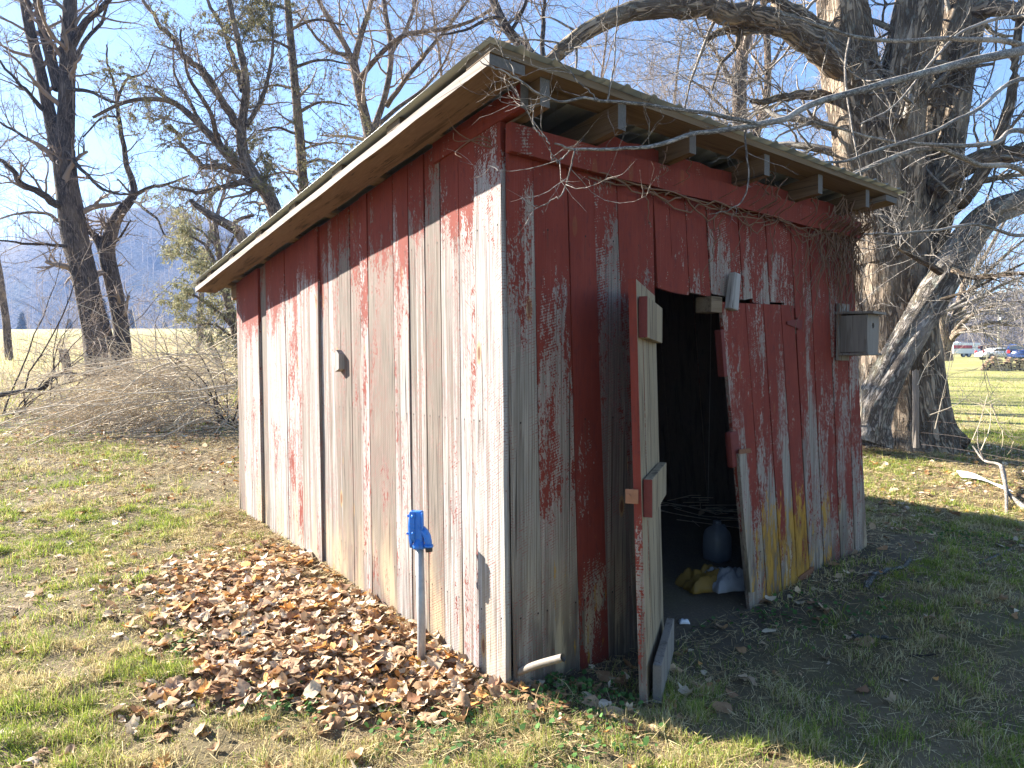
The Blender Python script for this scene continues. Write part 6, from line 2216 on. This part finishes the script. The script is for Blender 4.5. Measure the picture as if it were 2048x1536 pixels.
def build_grass():
    parts = []
    for (n, x0, x1, y0, y1, sd, hm, hx, w, ln, md) in (
            (330000, -3.2, 3.2, 1.9, 4.0, 1, 0.016, 0.050, 0.0035, 0.75, True),
            (430000, -5.6, 5.6, 4.0, 7.0, 2, 0.016, 0.048, 0.0050, 0.75, True),
            (480000, -11, 11, 7.0, 13.5, 3, 0.02, 0.055, 0.009, 0.75, False)):
        x, y, rg = scatter(n, x0, x1, y0, y1, sd)
        k = rg.uniform(0, 1, len(x)) < grass_cover(x, y)
        x, y = x[k], y[k]
        parts.append(blades('grass', x, y, rg, hm, hx, w, dry_yard, ln, md))
    off = 0
    V_, F_, C_ = [], [], []
    for Vs, Fs, c in parts:
        V_.append(Vs); F_.append(Fs + off); C_.append(c); off += len(Vs)
    me = np_mesh('grass', np.concatenate(V_), np.concatenate(F_), False, {'tint': ('FLOAT_COLOR', np.concatenate(C_))})
    tag(link('grass', me, M['grass']), 'short mixed green and straw coloured yard grass', 'grass', kind='stuff')
    # meadow: taller dry grass beyond the fence row; lawn on the right
    x, y, rg = scatter(230000, -60, 2, 13.5, 80, 4)
    k = (rg.uniform(0, 1, len(x)) < (14 / np.maximum(y, 14)) ** 1.2) & (x < 1.5)
    x, y = x[k], y[k]
    A_ = blades('meadow', x, y, rg, 0.08, 0.34, 0.026, lambda a, b: np.full(len(a), 0.90), 0.5, False)
    x, y, rg = scatter(130000, 3, 30, 11, 40, 5)
    k = rg.uniform(0, 1, len(x)) < (11 / np.maximum(y, 11)) ** 1.3
    x, y = x[k], y[k]
    B_ = blades('lawn', x, y, rg, 0.03, 0.07, 0.020, lambda a, b: np.full(len(a), 0.50), 0.8, False)
    tag(link('meadow_grass', np_mesh('meadow_grass', A_[0], A_[1], False, {'tint': ('FLOAT_COLOR', A_[2])}), M['grass']), 'tall straw coloured grass of the meadow', 'grass', kind='stuff')
    tag(link('lawn_grass', np_mesh('lawn_grass', B_[0], B_[1], False, {'tint': ('FLOAT_COLOR', B_[2])}), M['grass']), 'sunlit yellow green lawn beyond the wire fence', 'grass', kind='stuff')
    # straw and clippings raked against the foot of the wall, thin litter of stems
    rg = np.random.default_rng(6)
    n = 16000
    v = rg.uniform(-0.6, 4.6, n); u = -np.abs(rg.normal(0, 0.33, n)) - 0.01
    P = A0[:2][None] + u[:, None] * U[:2] + v[:, None] * V[:2]
    n2 = 150000
    y2 = np.sqrt(rg.uniform(1.9 ** 2, 11.0 ** 2, n2)); x2 = rg.uniform(-0.8, 0.8, n2) * y2
    k2 = visible_mask(x2, y2) & ~in_shed(x2, y2) & (rg.uniform(0, 1, n2) < 0.3 + 0.7 * sstep(0.35, 0.6, fbm(x2 * 2.3, y2 * 2.3, 99, 3)))
    P = np.concatenate([P, np.stack([x2[k2], y2[k2]], 1)])
    n = len(P)
    z = ground_z(P[:, 0], P[:, 1])
    a = rg.uniform(0, 2 * math.pi, n)
    L = rg.uniform(0.03, 0.11, n)
    lift = rg.uniform(0.002, 0.045, n)
    p0 = np.stack([P[:, 0], P[:, 1], z + lift * 0.5], 1)
    d = np.stack([np.cos(a), np.sin(a), rg.normal(0, 0.22, n)], 1) * L[:, None]
    w = np.stack([-np.sin(a), np.cos(a), np.full(n, 0.4)], 1) * (0.0013 + 0.0003 * np.maximum(P[:, 1] - 3, 0))[:, None]
    Vs = np.stack([p0 - w, p0 + w, p0 + d + w * 0.6, p0 + d - w * 0.6], 1).reshape(-1, 3)
    c = np.array([(0.50, 0.38, 0.19), (0.38, 0.27, 0.13), (0.60, 0.48, 0.27), (0.22, 0.15, 0.08)])[rg.integers(0, 4, n)] * rg.uniform(0.8, 1.2, (n, 1))
    c = np.repeat(np.concatenate([c, np.ones((n, 1))], 1), 4, 0)
    tag(link('straw', np_mesh('straw', Vs, np.arange(4 * n).reshape(n, 4), False, {'tint': ('FLOAT_COLOR', c)}), M['litter']), 'straw and dead stems strewn along the foot of the wall', 'straw', kind='stuff')


build_grass()

# green weeds by the corner
def weeds():
    rg = np.random.default_rng(12)
    V_, F_, C_ = [], [], []
    n_ = 0
    for (cx, cy, spread, cnt) in ((1120, 1382, 0.16, 260), (1180, 1400, 0.12, 120), (590, 1410, 0.15, 160), (880, 1470, 0.2, 160), (1000, 1470, 0.2, 120), (1200, 1500, 0.22, 160), (420, 1290, 0.12, 120), (1650, 1235, 0.25, 160), (1905, 1075, 0.25, 200), (1545, 1235, 0.1, 80), (1380, 1240, .1, 40)):
        g = on_ground(cx, cy)
        for i in range(cnt):
            x, y = g[0] + rg.normal(0, spread), g[1] + rg.normal(0, spread * 0.7)
            if in_shed(x, y):
                continue
            r = rg.uniform(0.006, 0.015)
            z = gz(x, y) + rg.uniform(0.008, 0.05)
            nrm = unit(np.array([rg.normal(0, 0.5), rg.normal(0, 0.5), 1.0]))
            a = unit(np.cross(nrm, [0, 1, 0.1])); b = np.cross(nrm, a)
            ph = rg.uniform(0, 6)
            for k in range(6):
                t = ph + k * math.pi / 3
                V_.append(np.array([x, y, z]) + (a * math.cos(t) + b * math.sin(t)) * r * (1.15 if k % 2 else 0.95))
            F_.append([n_, n_ + 1, n_ + 2, n_ + 5]); F_.append([n_ + 2, n_ + 3, n_ + 4, n_ + 5])
            c = np.array([0.06, 0.13, 0.03]) * rg.uniform(0.7, 1.6)
            C_ += [[*c, 1]] * 6
            n_ += 6
    tag(link('ground_weeds', np_mesh('ground_weeds', np.array(V_), np.array(F_), False, {'tint': ('FLOAT_COLOR', np.array(C_))}), M['clover']), 'low round leaved green weeds dotted over the yard', 'weeds', kind='stuff')


weeds()

# ------------------------------------------------------------------ fallen leaves
def leaf_shape(seed):
    rg = np.random.default_rng(seed)
    lob = rg.integers(0, 3)
    n = 12
    t = np.arange(n) / n * 2 * math.pi
    L = 1.0
    r = 0.5 * (1 + (0.0, 0.14, 0.18)[lob] * np.cos(t * (2, 5, 3)[lob] + 0.3) + 0.07 * rg.normal(size=n))
    x = r * np.cos(t) * 1.15
    y = r * np.sin(t) * (0.62 if lob == 0 else 0.9)
    cu, cv = rg.normal(0.0, 0.6), rg.normal(0.35, 0.45)
    tw = rg.normal(0, 0.6)
    z = cu * x * x + cv * y * y + tw * x * y + rg.normal(size=n) * 0.05
    rim = np.stack([x, y, z], 1)
    mid = np.stack([x * 0.45, y * 0.45, (cu * x * x + cv * y * y + tw * x * y) * 0.2 + 0.05 * rg.normal(size=n)], 1)
    Vs = np.concatenate([rim, mid, [[0, 0, 0.0]]])
    Vs[:, 2] -= Vs[:, 2].min()
    F = []
    for k in range(n):
        j = (k + 1) % n
        F += [(k, j, n + j), (k, n + j, n + k), (n + k, n + j, 2 * n)]
    return Vs, np.array(F)


SHAPES = [leaf_shape(s) for s in range(14)]


def leaf_lite(sh):
    Vs = np.concatenate([sh[0][0:12:2], sh[0][24:25]])
    return Vs, np.array([(k, (k + 1) % 6, 6) for k in range(6)])


SHAPES_ALL = SHAPES + [leaf_lite(s_) for s_ in SHAPES]
LCOL = np.array([(0.46, 0.31, 0.18), (0.34, 0.19, 0.09), (0.26, 0.14, 0.075), (0.66, 0.54, 0.38), (0.52, 0.26, 0.08), (0.62, 0.50, 0.36), (0.40, 0.25, 0.14), (0.55, 0.40, 0.25)])


def build_leaves():
    rg = np.random.default_rng(5)
    cand = []
    for (n, x0, x1, y0, y1, sd, mx) in ((42000, -3.4, 3.4, 1.9, 5.0, 21, 600), (62000, -6.5, 7.5, 5.0, 9.0, 22, 600), (16000, -12, 11, 9.0, 16.0, 23, 150)):
        r2 = np.random.default_rng(sd)
        x = r2.uniform(x0, x1, n); y = r2.uniform(y0, y1, n)
        area = (x1 - x0) * (y1 - y0)
        k = visible_mask(x, y) & (r2.uniform(0, 1, n) < leaf_density(x, y) * area / n)
        u, v = shed_uv(x, y)
        k &= ~((u > -0.05) & (u < 0.02) & (v > 0)) & ~(in_shed(x, y) & (v > 1.5))
        cand.append(np.stack([x[k], y[k]], 1))
    P = np.concatenate(cand)
    n = len(P)
    size = np.minimum(rg.gamma(2.4, 1 / 2.4, n) * 0.036 + 0.009, 0.085)
    d = P[:, 1]
    u, v = shed_uv(P[:, 0], P[:, 1])
    pile = np.clip(leaf_density(P[:, 0], P[:, 1]) / 1250, 0, 1)
    z = ground_z(P[:, 0], P[:, 1]) + rg.uniform(0.0, 0.055, n) * pile + 0.006
    # the largest in the picture become things of their own
    score = size / d
    order = np.argsort(-score)
    vis = (np.abs(P[:, 0] / d) < 0.74) & ((CAM_H - z) / d < 0.575)
    own = [i for i in order if vis[i]][:300]
    own_set = np.zeros(n, bool); own_set[own] = True
    meshes = []
    for i, (Vs, F) in enumerate(SHAPES):
        meshes.append(np_mesh('leaf', Vs, F, True))
        meshes[-1].materials.append(M['leaf'])

    def rot(i):
        return (rg.normal(0, 0.28), rg.normal(0, 0.28), rg.uniform(0, 6.28))
    for i in own:
        o = bpy.data.objects.new('fallen_leaf', meshes[int(rg.integers(0, len(meshes)))])
        col.objects.link(o)
        s = float(size[i])
        o.scale = (s, s, s)
        o.rotation_euler = rot(i)
        o.location = (float(P[i, 0]), float(P[i, 1]), float(z[i]))
        if pile[i] > 0.3:
            hyd = math.hypot(P[i, 0] + 0.49, P[i, 1] - 3.6)
            if hyd < 0.32:
                lab = 'dry leaf in the drift close round the hydrant pipe'
            elif u[i] > -0.22:
                lab = 'dry leaf in the drift tight against the foot of the sunlit wall'
            elif v[i] < 0.25:
                lab = 'dry leaf in the drift by the near corner of the shed'
            elif u[i] < -1.0:
                lab = 'dry leaf along the outer lawn edge of the drift'
            elif P[i, 1] > 3.9:
                lab = 'dry leaf in the drift behind the hydrant towards the meadow'
            else:
                lab = 'dry leaf in the middle of the drift before the hydrant'
            grp = 'leaves drifted beside the sunlit wall'
        elif P[i, 0] > 0.55:
            lab, grp = 'dry brown leaf lying loose on the shaded ground before the door wall', 'leaves scattered before the door wall'
        else:
            lab, grp = 'dry brown leaf lying loose on the sunlit lawn', 'leaves scattered on the sunlit lawn'
        tag(o, lab, 'leaf', grp)
    # the rest as one litter
    V_, F_, C_ = [], [], []
    off = 0
    rest = np.where(~own_set)[0]
    si = rg.integers(0, len(SHAPES), len(rest)) + len(SHAPES) * (d[rest] > 4.6)
    for s in range(len(SHAPES_ALL)):
        idx = rest[si == s]
        if len(idx) == 0:
            continue
        Vs, F = SHAPES_ALL[s]
        m = len(idx)
        ax, ay, az_ = rg.normal(0, 0.28, m), rg.normal(0, 0.28, m), rg.uniform(0, 6.28, m)
        X = Vs[None] * size[idx][:, None, None]
        cx, sx_ = np.cos(ax), np.sin(ax)
        Y1 = X[..., 1] * cx[:, None] - X[..., 2] * sx_[:, None]; Z1 = X[..., 1] * sx_[:, None] + X[..., 2] * cx[:, None]
        cy, sy_ = np.cos(ay), np.sin(ay)
        X1 = X[..., 0] * cy[:, None] + Z1 * sy_[:, None]; Z2 = -X[..., 0] * sy_[:, None] + Z1 * cy[:, None]
        cz, sz = np.cos(az_), np.sin(az_)
        X2 = X1 * cz[:, None] - Y1 * sz[:, None]; Y2 = X1 * sz[:, None] + Y1 * cz[:, None]
        W_ = np.stack([X2 + P[idx, 0][:, None], Y2 + P[idx, 1][:, None], Z2 + z[idx][:, None]], -1)
        k = len(Vs)
        V_.append(W_.reshape(-1, 3))
        F_.append((F[None] + (off + np.arange(m) * k)[:, None, None]).reshape(-1, 3))
        c = LCOL[rg.integers(0, len(LCOL), m)] * rg.uniform(0.7, 1.4, (m, 1))
        C_.append(np.repeat(np.concatenate([c, np.ones((m, 1))], 1), k, 0))
        off += m * k
    tag(link('leaf_litter', np_mesh('leaf_litter', np.concatenate(V_), np.concatenate(F_), True, {'tint': ('FLOAT_COLOR', np.concatenate(C_))}), M['litter']), 'dry brown leaf litter covering the yard', 'leaves', kind='stuff')


build_leaves()
# one bright yellow leaf at the foot of the hydrant
yl = np_mesh('yellow_leaf', SHAPES[1][0], SHAPES[1][1], True)
o = link('fallen_leaf', yl, simple('yellow_leaf', (0.62, 0.33, 0.02), 0.6, 0, 0.25, 30, 0.1))
g = on_ground(850, 1340)
o.location = (float(g[0]), float(g[1]) - 0.05, float(g[2]) + 0.03); o.scale = (0.085,) * 3; o.rotation_euler = (0.9, 0.1, 0.4)
tag(o, 'bright yellow leaf propped against the foot of the hydrant pipe', 'leaf')


# ------------------------------------------------------------------ air
hz_ = MB()
hz_.box((0, 395, 74), (1700, 880, 160))
k = bpy.data.materials.new('haze_air')
k.use_nodes = True
k.node_tree.nodes.clear()
ko = k.node_tree.nodes.new('ShaderNodeOutputMaterial')
kv = k.node_tree.nodes.new('ShaderNodeVolumePrincipled')
kv.inputs['Color'].default_value = (0.33, 0.52, 1.0, 1)
kv.inputs['Density'].default_value = 0.00045
kv.inputs['Anisotropy'].default_value = 0.2
k.node_tree.links.new(kv.outputs[0], ko.inputs['Volume'])
ho = hz_.build('haze', k)
tag(ho, 'thin blue winter haze over the valley', 'haze', kind='stuff')
